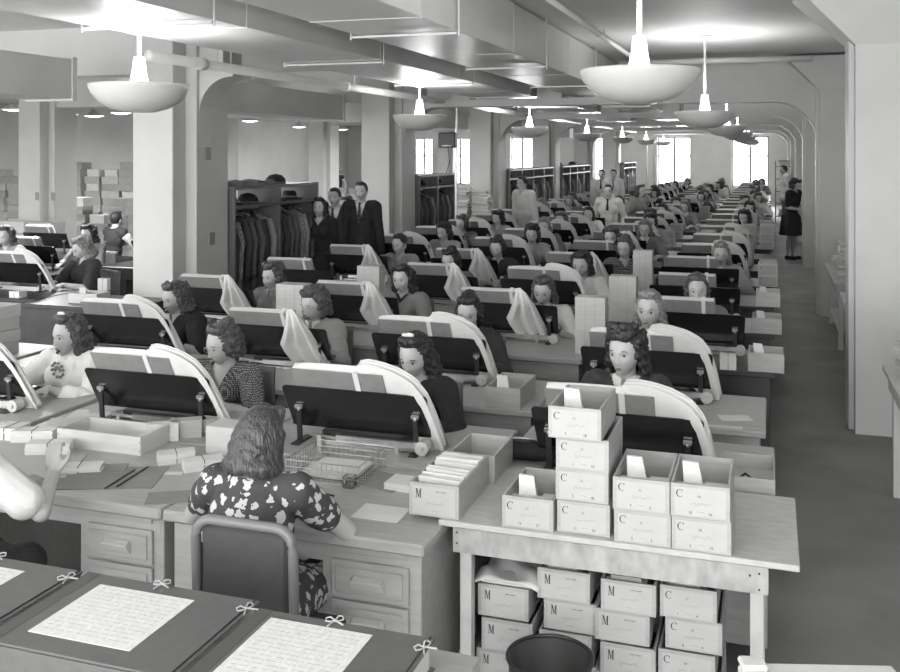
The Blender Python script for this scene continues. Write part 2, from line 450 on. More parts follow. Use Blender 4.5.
        if 'skirt' in parts:
            if sit: legs(b, e+.018, False); b.ell((0, -.20, hipz-.03), (.17+e, .22, .085+e))
            else: b.cone((0, 0, top*.30), (0, 0, hipz+.03), .215+e, .165+e, 24)
        if 'trousers' in parts: legs(b, e+.014)
        gm = eval_remesh(b.bm, vox, 2)
        if vneck:
            depth, w = vneck; bm = bmesh.new(); bm.from_mesh(gm); kill = []
            for f in bm.faces:
                c = f.calc_center_median(); ax = abs(c.x-nb.x); q = c.z-(nb.z+.022)
                if q > -.012 and ax < .075: kill.append(f)
                elif depth and c.y < nb.y-.01 and ax < w*(1-(nb.z+.022-c.z)/depth): kill.append(f)
                elif c.z > nb.z+.03: kill.append(f)
            bmesh.ops.delete(bm, geom=kill, context='FACES'); bm.to_mesh(gm); bm.free()
        sd = Vector((g('seed', 1)*3.1, 0, 0))
        def folds(p):
            q = Vector((p.x*9, p.y*9, p.z*4.5))+sd
            return g('fold', 1)*(.012*(.35-abs(noise.noise(q)))+.004*noise.noise(q*2.3))+.002
        displace(gm, folds)
        for p in gm.polygons: p.use_smooth = True
        gm.materials.append(m); return obj(pn, gm, root)
    sv = g('sleeve', .8)
    if g('shirt'): garment('shirt' if male else 'blouse', .004, {'torso': 1, 'sleeve': .3}, g('shirt'), (.05, .04))
    low = {'skirt': 1} if not male else {'trousers': 1}
    gname = g('gname', 'dress' if not male else 'jacket')
    if g('lower') or male:
        garment('trousers' if male else 'skirt', .010, low, g('lower') or darkC); garment(gname, g('puff', .015), {'torso': 1, 'sleeve': sv}, g('cloth', midC), g('vneck', (.09, .06)))
    else: garment(gname, g('puff', .015), {'torso': 1, 'sleeve': sv, 'skirt': 1}, g('cloth', midC), g('vneck', (.09, .06)))
    if g('collar'):
        b = MB()
        for s in (-1, 1):
            b.prism([(.012, .0), (.055, .012), (.070, -.03), (.02, -.075)], lambda a, c, s=s: (nb.x+s*a, nb.y-.092+a*.75-c*-.05, nb.z+.008+c), lambda a, c, s=s: (nb.x+s*a, nb.y-.100+a*.75-c*-.05, nb.z+.013+c))
        b.build('collar', g('collar'), root)
    if g('tie'):
        b = MB(); y0 = nb.y-.088
        b.ell((nb.x, y0-.012, nb.z-.01), (.017, .012, .016)); b.hexa([(nb.x-.010, y0-.01, nb.z-.02), (nb.x+.010, y0-.01, nb.z-.02), (nb.x+.010, y0-.022, nb.z-.02), (nb.x-.010, y0-.022, nb.z-.02),
                (nb.x-.024, y0-.035, nb.z-.20), (nb.x+.024, y0-.035, nb.z-.20), (nb.x+.024, y0-.046, nb.z-.20), (nb.x-.024, y0-.046, nb.z-.20)])
        b.build('necktie', darkC, root)
    if g('glasses'):
        b = MB()
        for s in (-1, 1):
            b.tube([(s*.032+.019*math.cos(a*PI/7), -.099, .0+.016*math.sin(a*PI/7)) for a in range(14)], .0012, 5, True)
            b.tube([(s*.051, -.098, .004), (s*.074, -.06, .006), (s*.078, .0, .0)], .0011, 5)
        b.tube([(-.013, -.099, .004), (0, -.103, .007), (.013, -.099, .004)], .0012, 5)
        m = b.mesh('glasses', steelM); m.transform(Th); obj('spectacles', m, root)
    if g('bow'):
        b = MB(); b.ell((.012, -.03, .142), (.026, .010, .012)); b.ell((-.02, -.028, .138), (.018, .009, .010)); m = b.mesh('bow', whiteC, smooth=True); m.transform(Th); obj('hair_bow', m, root)
    if g('brooch'):
        b = MB(); R = random.Random(3)
        for i in range(16):
            a = i*PI/5; r_ = .045 if i < 10 else .02; b.ell((nb.x+r_*math.cos(a)*.9, nb.y-.135-.01*math.sin(a), nb.z-.065+r_*math.sin(a)), .010, u=8, v=6)
        b.build('beaded_brooch', lightC, root, smooth=True)
    if g('shoes', not sit):
        for s in (-1, 1):
            b = MB(); x = s*.10 if sit else s*.095; ay = -.36 if sit else .01
            b.cap((x, ay+.03, .045), .040, (x+s*.01, ay-.14, .036), .034); b.box(x-.028, ay, 0, x+.028, ay+.055, .05); b.box(x-.03, ay-.18, .0, x+.035, ay-.05, .02)
            b.build('shoe', shoeM, root, smooth=False)
    return root
ORD = ['first', 'second', 'third', 'fourth', 'fifth', 'sixth', 'seventh', 'eighth', 'ninth', 'tenth', 'eleventh', 'twelfth', 'thirteenth', 'fourteenth', 'fifteenth',
       'sixteenth', 'seventeenth', 'eighteenth', 'nineteenth', 'twentieth', 'twenty-first', 'twenty-second', 'twenty-third', 'twenty-fourth']
# ------------------------------------------------------------------ the room
CEIL = 3.45; BACK = 41.4; LEFT = -19.0; RIGHT = 3.6; NEAR = -2.6
struct(MB().box(LEFT-.3, NEAR, -.2, RIGHT+.3, BACK+.3, 0).build('floor', floorM))
struct(MB().box(LEFT-.3, NEAR, CEIL, RIGHT+.3, BACK+.3, CEIL+.25).build('ceiling', ceilM))
struct(MB().box(LEFT-.3, NEAR, 0, LEFT, BACK, CEIL).build('wall_left', wallM))
struct(MB().box(RIGHT, NEAR, 0, RIGHT+.3, BACK, CEIL).build('wall_right', wallM))
WIN = [(-15.6, -14.7), (-13.95, -12.85), (-11.0, -9.95), (-7.95, -6.8), (-4.55, -3.15), (-1.5, -.05)]
WZ0, WZ1 = .72, 2.84
b = MB(); x0 = LEFT-.3
for a, c in WIN:
    b.box(x0, BACK, 0, a, BACK+.35, CEIL); b.box(a, BACK, 0, c, BACK+.35, WZ0); b.box(a, BACK, WZ1, c, BACK+.35, CEIL); x0 = c
b.box(x0, BACK, 0, RIGHT+.3, BACK+.35, CEIL)
struct(b.build('wall_back', wallM))
for i, (a, c) in enumerate(WIN):
    f = MB()
    y = BACK+.18; w = .06
    f.box(a, y, WZ0, a+w, y+.06, WZ1).box(c-w, y, WZ0, c, y+.06, WZ1).box(a, y, WZ1-w, c, y+.06, WZ1).box(a, y, WZ0, c, y+.06, WZ0+w)
    f.box((a+c)/2-.045, y-.03, WZ0, (a+c)/2+.045, y+.06, WZ1).box(a, y, 2.0, c, y+.06, 2.05)
    o = struct(f.build('window_%d' % (i+1), mat('window_frame_paint', .22, .5)))
    MB().box(a+w, y+.02, WZ0+w, c-w, y+.028, WZ1-w).build('pane', glassM, o)
    MB().box(a-.04, BACK-.06, WZ0-.05, c+.04, BACK+.17, WZ0).build('window_sill', colM, o)
struct(MB().box(LEFT, NEAR, 0, LEFT+.02, BACK, .12).build('baseboard_left', wallM))
struct(MB().box(RIGHT-.02, NEAR, 0, RIGHT, BACK, .12).build('baseboard_right', wallM))
# doorway in the far right corner
o = struct(MB().box(1.0, BACK-.05, 0, 1.06, BACK, 2.15).box(2.0, BACK-.05, 0, 2.06, BACK, 2.15).box(1.0, BACK-.05, 2.1, 2.06, BACK, 2.16).build('door_1', colM))
MB().box(1.06, BACK-.03, 0, 2.0, BACK-.005, 2.1).build('door_leaf', mat('grey_door', .3, .5), o)
MB().ell((1.13, BACK-.06, 1.0), .03).build('door_handle', steelM, o, smooth=True)

# columns, their ribs, flared heads and the haunched cross beams
YC = [7.93+5.55*i for i in range(6)]
def column_mid(x, y, nm='column'):
    b = MB(); b.box(x, y, 0, x+.46, y+.22, CEIL); b.box(x-.04, y+.22, 0, x+.58, y+.80, CEIL)
    return struct(b.build(nm, colM, bevel=.008))
ZB = 2.85
for i, y in enumerate(YC):
    struct(column_mid(-5.94, y)); column_mid(-12.47, y)
    b = MB(); b.box(.62, y, 0, 1.5, y+.12, 2.98); b.box(.58, y+.12, 0, 1.5, y+.45, CEIL)
    e = .44   # flared head
    b.hexa([(.62, y, 2.98), (1.5, y, 2.98), (1.5, y+.5, 2.98), (.62, y+.5, 2.98), (.62-e, y-.2, 2.98+e), (1.5, y-.2, 2.98+e), (1.5, y+.7, 2.98+e), (.62-e, y+.7, 2.98+e)])
    struct(b.build('column', colM))
    # beam with curved haunches between the aisle column and the middle column, then on to the left one
    for (xa, xb) in ((-5.36, .60),):
        r = .55 if i else .36; ZB = 2.85 if i else 2.90; cut = 2.955; xe = xb if i else xa+.38
        prof = [(xa, cut), (xa, ZB-r)]+[(xa+r*(1-math.cos(t*PI/16)), ZB-r+r*math.sin(t*PI/16)) for t in range(1, 9)]
        if xe == xb: prof += [(xb-r*(1-math.cos(t*PI/16)), ZB-r+r*math.sin(t*PI/16)) for t in range(8, -1, -1)]+[(xb, cut)]
        else: prof += [(xe, ZB), (xe, cut)]
        bb = MB().prism(prof, lambda a, c: (a, y+.27, c), lambda a, c: (a, y+.62, c))
        spans = [(xa, -5.09), (-4.59, -4.29), (-3.25, -2.88), (-2.02, -1.69), (-1.61, xb)] if xa > -6 else [(xa, xb)]
        for (p, q) in spans:
            if p < xe: bb.box(p, y+.27, cut-.002, min(q, xe), y+.62, CEIL)
        struct(bb.build('ceiling_beam', colM))
    struct(MB().box(-11.89, y+.27, 2.95, -5.98, y+.62, CEIL).build('ceiling_beam', colM))
    if i: struct(MB().box(1.52, y+.1, 2.6, RIGHT, y+.4, CEIL).build('ceiling_beam', colM))
# girders between the middle columns
ys = [NEAR]+YC
for a, c in zip([NEAR, YC[0]+.82, YC[1]+.82, YC[2]+.82, YC[3]+.82, YC[4]+.82], [7.45]+[v-.02 for v in YC[1:]]):
    struct(MB().box(-6.75, a, 2.66, -6.22, c, 3.03).box(-6.75, c-.06, 2.64, -6.20, c, 3.05).build('ceiling_beam', colM))

# ------------------------------------------------------------------ ducts, pipes and hangers
def duct(x0, x1, z0, z1, ya, yb, label, m=ductM):
    r = thing('air_duct', label, 'air duct', (0, 0, 0))
    b = MB(); b.box(x0, ya, z0, x1, yb, z1); b.build('duct_body', m, r, bevel=.006)
    s = MB(); y = ya+1.2
    while y < yb:
        s.box(x0-.004, y, z0-.004, x1+.004, y+.03, z1); y += 2.3
    s.build('joint_flange', m, r)
    return r
duct(-2.83, -2.07, 3.0, 3.43, NEAR+.1, 33.0, 'large rectangular duct nearest the aisle lamps, under the ceiling')
duct(-4.24, -3.30, 2.985, 3.36, NEAR+.1, 33.0, 'flat rectangular duct above the left row of hanging bowl lamps')
b = MB(); b.box(.30, 13.0, CEIL-.10, 1.5, 14.5, CEIL-.01)
y = 1.6
k = 0
while y < 32:
    for (xa, xb, z, nm, yo) in ((-2.845, -2.055, 2.99, 'duct nearest the aisle lamps', -.8), (-4.255, -3.285, 2.97, 'flat duct above the left lamps', .82)):
        r = thing('duct_hanger', 'strap hanger under the %s, %s from the front' % (nm, ORD[k]), 'hanger', (0, y+yo, 0), 0, 'duct hangers')
        MB().box(xa, -.015, z-.018, xb, .015, z-.002).build('cross_bar', ductM, r)
        for x in (xa-.012, xb+.012): MB().cone((x, 0, z-.03), (x, 0, CEIL), .007, n=8).build('rod', ductM, r)
    y += 2.75; k += 1
def pipe(x, z, r, ya, yb, label, couplings=3.0):
    p = thing('ceiling_pipe', label, 'pipe')
    MB().cone((x, ya, z), (x, yb, z), r, n=20).build('pipe_run', pipeM, p, smooth=True)
    c = MB(); y = ya+.7
    while y < yb: c.cone((x, y, z), (x, y+.09, z), r*1.22, n=20); y += couplings
    c.build('coupling', pipeM, p, smooth=True)
    h = MB(); y = ya+1.0
    while y < yb: h.cone((x, y, z), (x, y, CEIL), .008, n=6); y += couplings
    h.build('hanger_rod', colM, p)
pipe(-4.72, 2.93, .045, 6.5, 36, 'thick white pipe beside the left lamps, hung from rods')
pipe(-5.00, 2.99, .022, 7.2, 36, 'thin white pipe beyond the thick one, next to the middle columns')
pipe(-1.65, 3.36, .025, 6.0, 36, 'thin white pipe along the ceiling beside the large duct')
p = thing('ceiling_pipe', 'thin pipe crossing the ceiling just before the second aisle column', 'pipe')
MB().cone((-1.9, 12.7, 3.33), (.5, 12.7, 3.33), .04, n=16).build('pipe_run', pipeM, p, smooth=True)
p = thing('ceiling_pipe', 'thin pipe crossing high in front of the far windowed wall', 'pipe')
MB().cone((-5.2, 39.5, 2.95), (1.6, 39.5, 2.95), .05, n=16).build('pipe_run', pipeM, p, smooth=True)
p = thing('standpipe', 'slim pale vertical pipe standing in front of the far wall left of the window', 'pipe', (xat(654, 37), 37, 0))
MB().cone((0, 0, 0), (0, 0, CEIL), .045, n=12).build('pipe_run', pipeM, p, smooth=True)
p = thing('standpipe', 'second slim vertical pipe on the far wall between the two far windows', 'pipe', (xat(647, 39), 39, 0))
MB().cone((0, 0, 0), (0, 0, CEIL), .03, n=12).build('pipe_run', pipeM, p, smooth=True)
# switch boxes and a conduit on columns
for (x, y, z, sx, lab) in ((-5.36, 8.35, 1.22, .012, 'small grey switch plate on the side of the big left column'), (-5.36, 8.28, 2.08, .012, 'small bracket high on the side of the big left column')):
    tag(MB().box(x, y, z, x+.02, y+.10, z+.13).build('switch_plate', mat('plate_grey', .28, .4), bevel=.003), lab, 'switch')
for q, (px, py) in enumerate(((730, 157), (735, 157))):
    pass
for q in (0, 1): tag(MB().box(-12.0+q*.34-.1, 13.47+.22*q*0, 1.33, -11.92+q*.34-.1, 13.479, 1.47).build('outlet_box', mat('plate_grey', .28)), ('left', 'right')[q]+' of two dark plates on the square far-left column', 'switch')
tag(MB().box(1.02, 13.47, 2.05, 1.08, 13.5, 2.14).build('switch_plate', mat('plate_grey', .28)), 'left one of two tiny dark plates on the second aisle column', 'switch')
tag(MB().box(1.12, 13.47, 2.05, 1.18, 13.5, 2.14).build('switch_plate', mat('plate_grey', .28)), 'right one of two tiny dark plates on the second aisle column', 'switch')

# ------------------------------------------------------------------ hanging bowl lamps
def bowl_lamp(top):
    r = thing('pendant_lamp', 'x', 'hanging lamp')
    MB().cone((0, 0, 2.77), (0, 0, top), .014, n=10).cone((0, 0, top-.04), (0, 0, top), .05, .07, 16).build('rod', lampM, r, smooth=True)
    MB().lathe([(.0, 2.585), (.064, 2.585), (.058, 2.63), (.046, 2.70), (.036, 2.79), (.0, 2.80)], 24).build('socket_cone', lampC, r, smooth=True)
    pr = [(0, 2.418), (.10, 2.423), (.19, 2.448), (.26, 2.490), (.303, 2.540), (.322, 2.585), (.326, 2.607), (.316, 2.607), (.298, 2.552), (.25, 2.505), (.18, 2.463), (.10, 2.438), (0, 2.434)]
    MB().lathe(pr, 48).build('bowl_shade', lampM, r, smooth=True)
    return r
def disk_light(x, y, z, power, size=.42):
    L = bpy.data.lights.new('disk_glow', 'AREA'); L.shape = 'DISK'; L.size = size; L.energy = power; L.color = (1, 1, 1)
    o = bpy.data.objects.new('disk_glow', L); COL.objects.link(o); o.location = (x, y, z); o.rotation_euler = (PI, 0, 0); return o
mkA, mkB = Maker(lambda: bowl_lamp(CEIL)), Maker(lambda: bowl_lamp(2.985))
LAMPW = 15
for i in range(-1, 7):
    y = 5.31+5.55*i
    if i >= 0:
        mkA((-.68, y, 0), 0, 'white bowl lamp on a long rod, %s of the right-hand row' % ORD[i], 'hanging bowl lamps')
        mkB((-4.0, y+(.1 if i == 0 else -.05), 0), 0, 'white bowl lamp hung below the flat duct, %s of the left-hand row' % ORD[i], 'hanging bowl lamps')
    disk_light(-.68, y, 2.565, LAMPW*(.85 if i < 2 else 2.3)); disk_light(-4.0, y+(.1 if i == 0 else -.05), 2.60, LAMPW*(.8 if i < 2 else 2.3))

# shallow ceiling domes of the room beyond the middle columns
def dome():
    r = thing('dome_lamp', 'x', 'ceiling lamp')
    MB().cone((0, 0, 2.93), (0, 0, CEIL-.42), .016, n=8).build('rod', lampM, r, smooth=True)
    MB().lathe([(0, 2.95), (.07, 2.95), (.12, 2.88), (.30, 2.80), (.31, 2.78), (.29, 2.78), (.0, 2.80)], 28).build('dome_shade', lampM, r, smooth=True)
    MB().lathe([(0, 2.735), (.12, 2.745), (.22, 2.765), (.27, 2.785), (0, 2.79)], 28).build('diffuser', tubeM, r, smooth=True)
    return r
mkD = Maker(dome)
def dat(px, py):
    return at(px, py, 2.76)
for i, (px, py) in enumerate(((243, 91), (321, 100), (113, 103), (68, 121), (94, 119), (228, 113), (250, 121), (342, 130), (14, 114), (299, 127), (121, 113), (436, 129), (465, 119))):
    x, y = at(px, py, 3.2); z = 3.2; q = (px-450)/F_PX
    if x < -18.2: x = -18.2; y = x*(CS+q*SN)/(q*CS-SN)
    if y > 39: y = 39; x = xat(px, y)
    if x < -18.2: x = -18.2; y = x*(CS+q*SN)/(q*CS-SN)
    if i in (11, 12): y = (23.0, 17.3)[i-11]; x = xat(px, y)
    for _b in YC:
        if _b+.05 < y < _b+.85: y = _b-.35; x = xat(px, y)
    mkD((x, y, .42), 0, 'shallow lit dome lamp, %s' % ['above the near locker, big', 'above the group of standing men', 'just right of the square left column', 'far left, small, left of a pair', 'far left, small, right of a pair',
        'half hidden behind the big left column', 'small, behind the near locker', 'small, far back above the standing men', 'at the left edge of the photo', 'tiny, far back right of the near locker', 'beneath the first left bowl lamp', 'seen right of the first left bowl lamp, far', 'near the hanging black box'][i], 'dome lamps of the left room')
for x, y in ((-9, 4), (-9, 10), (-9, 17), (-9, 24), (-9, 31), (-15, 8), (-15, 16), (-15, 24), (-15, 32)):
    L = disk_light(x, y, 2.70, 85, .6); L.rotation_euler = (0, 0, 0)

# ------------------------------------------------------------------ coat lockers
COATM = [mat('wool_a', .10, .9, .2, 30), mat('wool_b', .26, .9, .15, 30), mat('wool_c', .05, .9, .2, 30), pattern('striped_wool', .13, .30, 'stripe', 22)]
def coat(kind):
    def f():
        r = thing('coat', 'x', 'coat'); R = random.Random(kind)
        w, t, ln = .23, .055, (1.0, .88, 1.08, .95)[kind % 4]
        b = MB()
        def fn(u, v):
            a = u*2*PI; z = 1.47-v*ln
            k = (.42+.58*min(1, v/.05)**.6)*(1+.12*v) if v > 0 else .25
            fold = 1+.16*math.sin(a*7+v*3+kind)*v
            return (math.sin(a)*w*k, math.cos(a)*(t+.02*v)*fold*(.5+.5*k), z)
        b.grid(40, 12, fn)
        b.build('coat_body', COATM[kind % 4], r)
        for s in (-1, 1):
            MB().tube([(s*.17, 0, 1.41), (s*.225, .01, 1.2), (s*.235, -.02, .85), (s*.23, -.03, .78)], (.05, .055, .045, .04), 10).build('sleeve', COATM[kind % 4], r, smooth=True)
        MB().tube([(-.06, .02, 1.46), (0, .045, 1.49), (.06, .02, 1.46), (.03, -.05, 1.40)], .022, 8).build('coat_collar', (mat('fur_collar', .4, .95, .3, 40), midC, blackC, darkC)[kind % 4], r, smooth=True)
        MB().tube([(-.17, 0, 1.40), (0, 0, 1.46), (.17, 0, 1.40)], .008, 6).tube([(0, 0, 1.46), (0, 0, 1.50), (.012, 0, 1.535), (.0, 0, 1.55)], .003, 5).build('hanger', woodM, r)
        return r
    return f
COATS = [Maker(coat(k)) for k in range(4)]
def hat(kind):
    def f():
        r = thing('hat', 'x', 'hat')
        MB().lathe([(0, 0), (.15, .0), (.165, .012), (.15, .015), (.09, .02), (.085, .07), (.065, .10), (.0, .105)] if kind else [(0, 0), (.11, 0), (.118, .02), (.11, .06), (.07, .10), (0, .115)], 24).build('hat_felt', (blackC, darkC)[kind], r, smooth=True)
        MB().lathe([(.086, .02), (.092, .02), (.091, .045), (.086, .045)] if kind else [(.112, .004), (.120, .006), (.119, .022), (.112, .022)], 24).build('hat_band', midC, r, smooth=True)
        return r
    return f
HATS = [Maker(hat(0)), Maker(hat(1))]
def locker(ya, yb, where, x=-5.3, top=1.79, nb=2, rot=False):
    d = .55; n = nb; r = thing('coat_rack', 'open wooden coat rack with hat shelf, %s' % where, 'coat rack', (x-d, ya, 0))
    L = yb-ya; w = .03
    MB().box(0, 0, 0, d, w, top).build('side_panel', lockM, r); MB().box(0, L-w, 0, d, L, top).build('side_panel', lockM, r)
    MB().box(0, w, .06, .012, L-w, 1.56).build('back_panel', lockI, r)
    MB().box(0, w, top-w, d+.01, L-w, top).build('top_panel', lockM, r)
    MB().box(.012, w, 1.565, d, L-w, 1.59).build('hat_shelf', lockM, r)
    MB().box(.012, w, .06, d, L-w, .10).build('bottom_panel', lockM, r)
    MB().cone((d*.5, w, 1.53), (d*.5, L-w, 1.53), .012, n=8).build('hanging_rail', steelM, r)
    for i in range(1, n): MB().box(.012, L*i/n-.02, .1, d-.001, L*i/n+.02, top-w).build('divider', lockM, r)
    R = random.Random(int(ya*10)); per = 7
    for i in range(n):
        for j in range(per):
            k = R.choice((0, 2, 2, 1, 3, 0)); y = ya+L*(i+(j+.7)/(per+.4))/n
            s = COATS[k]((x-d*.5, y, -.008), R.uniform(-.12, .12)-.06, 'coat %s in bay %d, coat rack %s' % (ORD[j], i+1, where), 'coats in the coat racks')
        for j in range(2):
            HATS[R.randrange(2)]((x-d*.45, ya+L*(i+.3+.4*j)/n, 1.591), R.uniform(0, 6), '%s dark hat in bay %d, coat rack %s' % (('left', 'right')[j], i+1, where), 'hats on the rack shelves')
    return r
locker(8.76, 10.72, 'behind the big left column')
locker(14.32, 16.12, 'right of the second middle column')
locker(19.9, 24.3, 'behind the man standing in a light shirt', nb=4)
locker(25.45, 29.6, 'beyond the fourth middle column', nb=4)
locker(36.2, 39.6, 'farthest back near the far windows', nb=3, x=-5.2)
for i, (x, y, k) in enumerate(((-5.5, 10.0, 0), (-5.6, 14.6, 1), (-5.55, 26.1, 1), (-5.55, 28.0, 0))):
    HATS[k]((x, y, 1.791), 1, 'dark hat lying on top of the %s coat rack' % ['nearest', 'second', 'fourth, left part', 'fourth, right part'][i][0:30], 'hats on top of the racks')
o = tag(MB().box(-5.75, 9.0, 1.792, -5.35, 9.7, 1.83).grid(10, 10, lambda u, v: (-5.75+u*.4, 9.0+v*.7, 1.835+.02*math.sin(u*9)*math.sin(v*14)), .004).build('folded_garment', midC), 'folded light garment lying on top of the nearest coat rack', 'garment')

# hanging black box with its cord and the paper heap beside the white column
x, y = xat(448, 17.2), 17.2
r = thing('wall_fan', 'black square electric box fan fixed high beside the white column', 'fan', (x, y, 2.38))
MB().box(-.17, -.08, -.13, .17, .10, .16).build('housing', blackM, r, bevel=.02)
MB().lathe([(.10, -.1), (.125, -.1), (.125, -.085), (.10, -.085)], 20).build('guard_ring', steelM, r).rotation_euler = (0, 0, 0)
MB().tube([(0, 0, -.13), (.03, 0, -.4), (-.03, 0, -.6), (.02, 0, -.8), (0, 0, -1.0)], .008, 6).build('cord', blackM, r)
MB().cone((.15, .05, -2.38), (.15, .05, CEIL-2.38), .02, n=10).build('pole', steelM, r)

# ------------------------------------------------------------------ boxes, cards, papers
def ct(body, size, x, z, b):
    cu = bpy.data.curves.new('t', 'FONT'); cu.body = body; cu.size = size; cu.extrude = .0003; cu.resolution_u = 2
    o = bpy.data.objects.new('t', cu); me = evaluated(o)
    me.transform(Matrix.Translation((x, 0, z)) @ Matrix.Rotation(PI/2, 4, 'X')); b.bm.from_mesh(me); bpy.data.meshes.remove(me)
LET = {}
def letter(kind, nums):
    """printed matter of a label lying in the plane y=0 facing -y, label 0..w x 0..h"""
    key = (kind, nums)
    if key in LET: return LET[key]
    b = MB()
    if kind == 'M':
        z0, z1 = .055, .088; x = .016
        P = lambda pts: b.prism(pts, lambda a, c: (a, -.0006, c), lambda a, c: (a, .0004, c))
        P([(x+.0035, z0+.001), (x+.0052, z0+.001), (x+.0062, z1), (x+.0042, z1)])
        P([(x+.0042, z1), (x+.0085, z1), (x+.0150, z0+.003), (x+.0125, z0+.001)])
        P([(x+.0125, z0+.001), (x+.0140, z0+.001), (x+.0205, z1), (x+.0190, z1)])
        P([(x+.0185, z0+.001), (x+.0225, z0+.001), (x+.0228, z1), (x+.0188, z1)])
        for (a, c, zz) in ((.001, .008, z0), (.016, .025, z0), (.001, .008, z1-.001), (.019, .025, z1-.001)): b.box(x+a, -.0006, zz, x+c, .0004, zz+.0016)
        ct('FORM C-SHEET', .0062, .098, .081, b)
    else:
        cx, cz, n = .022, .078, 18
        for i in range(n):
            a0, a1 = math.radians(48+i*264/n), math.radians(48+(i+1)*264/n)
            t = lambda a: .0125-(.0010+.0030*abs(math.cos((a-PI)/1)**2 if abs(a-PI) < PI/2 else 0))
            b.prism([(cx+.0125*math.cos(a0), cz+.0135*math.sin(a0)), (cx+.0125*math.cos(a1), cz+.0135*math.sin(a1)), (cx+t(a1)*math.cos(a1), cz+(t(a1)+.0008)*math.sin(a1)), (cx+t(a0)*math.cos(a0), cz+(t(a0)+.0008)*math.sin(a0))],
                    lambda a, c: (a, -.0006, c), lambda a, c: (a, .0004, c))
        b.box(cx+.0075, -.0006, cz+.006, cx+.009, .0004, cz+.014)
        ct(nums[0], .013, .050, .010, b); ct(nums[1], .013, .118, .010, b); ct(nums[2], .012, .080, .068, b)
    me = b.mesh('printed_letter', inkM); LET[key] = me; return me
SCR = {}
def scribble(seed):
    if seed in SCR: return SCR[seed]
    b = MB(); R = random.Random(seed)
    x = .055; pts = []
    while x < .125:
        pts.append((x, -.0003, .042+R.uniform(-.006, .008)+.0006*math.sin(x*400))); x += .0035
    b.tube(pts, .0006, 4)
    b.tube([(.075, -.0003, .016), (.10, -.0003, .0155)], .0006, 4)
    SCR[seed] = b.mesh('handwriting', pencilM); return SCR[seed]
def card_box(kind='C', nums=('1', '10', '11'), w=.195, d=.36, h=.115, fill='few', m=woodM, label=True, seed=0):
    """open wooden box; front face at y=0 facing -y, x from 0 to w"""
    r = thing('card_box', 'x', 'box'); t = .009
    b = MB(); b.box(0, t, 0, t, d-t, h).box(w-t, t, 0, w, d-t, h).box(t, t, 0, w-t, d-t, t); b.build('box_side', m, r, bevel=.001)
    MB().box(0, 0, 0, w, t, h).build('front_panel', m, r, bevel=.001); MB().box(0, d-t, 0, w, d, h).build('back_panel', m, r, bevel=.001)
    if label:
        lw, lh = w-.028, h-.018
        l = MB().box(0, -.0012, 0, lw, -.0002, lh).build('label', labelM, r, (.014, 0, .007))
        k = obj('printed_letter', letter(kind, nums), l, (-.004, -.0014, lh-.102+.002))
        obj('handwriting', scribble(seed % 4), l, (0, -.0014, 0))
    R = random.Random(seed)
    if fill == 'full':
        b = MB(); y = .03
        while y < d-.02:
            hh = h+R.uniform(-.03, .012); a = R.uniform(-.02, .02); s = .03
            b.hexa([(t+.004, y, t), (w-t-.004, y+a, t), (w-t-.004, y+a+.004, t), (t+.004, y+.004, t), (t+.004, y+s, hh), (w-t-.004, y+s+a, hh-.004), (w-t-.004, y+s+a+.003, hh-.004), (t+.004, y+s+.003, hh)]); y += .011
        b.build('filed_cards', paperM, r)
    elif fill == 'low':
        b = MB(); b.box(t+.003, .012, t, w-t-.03, .22, h*.85, None)
        b.box(t+.02, .05, h*.85, w-t-.05, .2, h*.97); b.build('filed_cards', paperM, r)
    elif fill == 'few':
        b = MB(); b.box(t+.003, .012, t, w-t-.003, .12, h*.72)
        b.hexa([(t+.03, .10, h*.5), (t+.10, .11, h*.5), (t+.10, .13, h*.5), (t+.03, .12, h*.5), (t+.02, .14, h+.035), (t+.075, .15, h+.03), (t+.075, .165, h+.03), (t+.02, .155, h+.035)])
        b.box(w*.5, .17, t, w-t-.005, d*.8, h*.35); b.build('filed_cards', paperM, r)
    return r
C5 = ('card box', )
def put_box(x, y, z, text, group=None, rz=0, **kw):
    r = card_box(**kw); r.location = (x, y, z); r.rotation_euler = (0, 0, rz); r['label'] = text
    if group: r['group'] = group
    return r
def sheet(x, y, z, w, d, rz, label, m=None, t=.0015):
    return tag(MB().box(-w/2, -d/2, 0, w/2, d/2, t).build('paper_sheet', m or paperM, None, (x, y, z), 0), label, 'paper') if not rz else _rot(tag(MB().box(-w/2, -d/2, 0, w/2, d/2, t).build('paper_sheet', m or paperM, None, (x, y, z), 0), label, 'paper'), rz)
def _rot(o, rz): o.rotation_euler = (0, 0, rz); return o
def card_stack(x, y, z, w, d, h, rz, label, m=None, band=True, seed=1, group=None):
    r = thing('card_stack', label, 'stack of cards', (x, y, z), rz, group); R = random.Random(seed); b = MB(); n = max(2, int(h/.006))
    for i in range(n):
        j = R.uniform(-.002, .002); b.box(-w/2+j, -d/2+j, h*i/n, w/2+j, d/2-j, h*(i+.93)/n)
    b.build('cards', m or paperM, r)
    if band: MB().box(-.0015, -d/2-.0015, 0, .0015, d/2+.0015, h+.001).build('rubber_band', darkC, r)
    return r
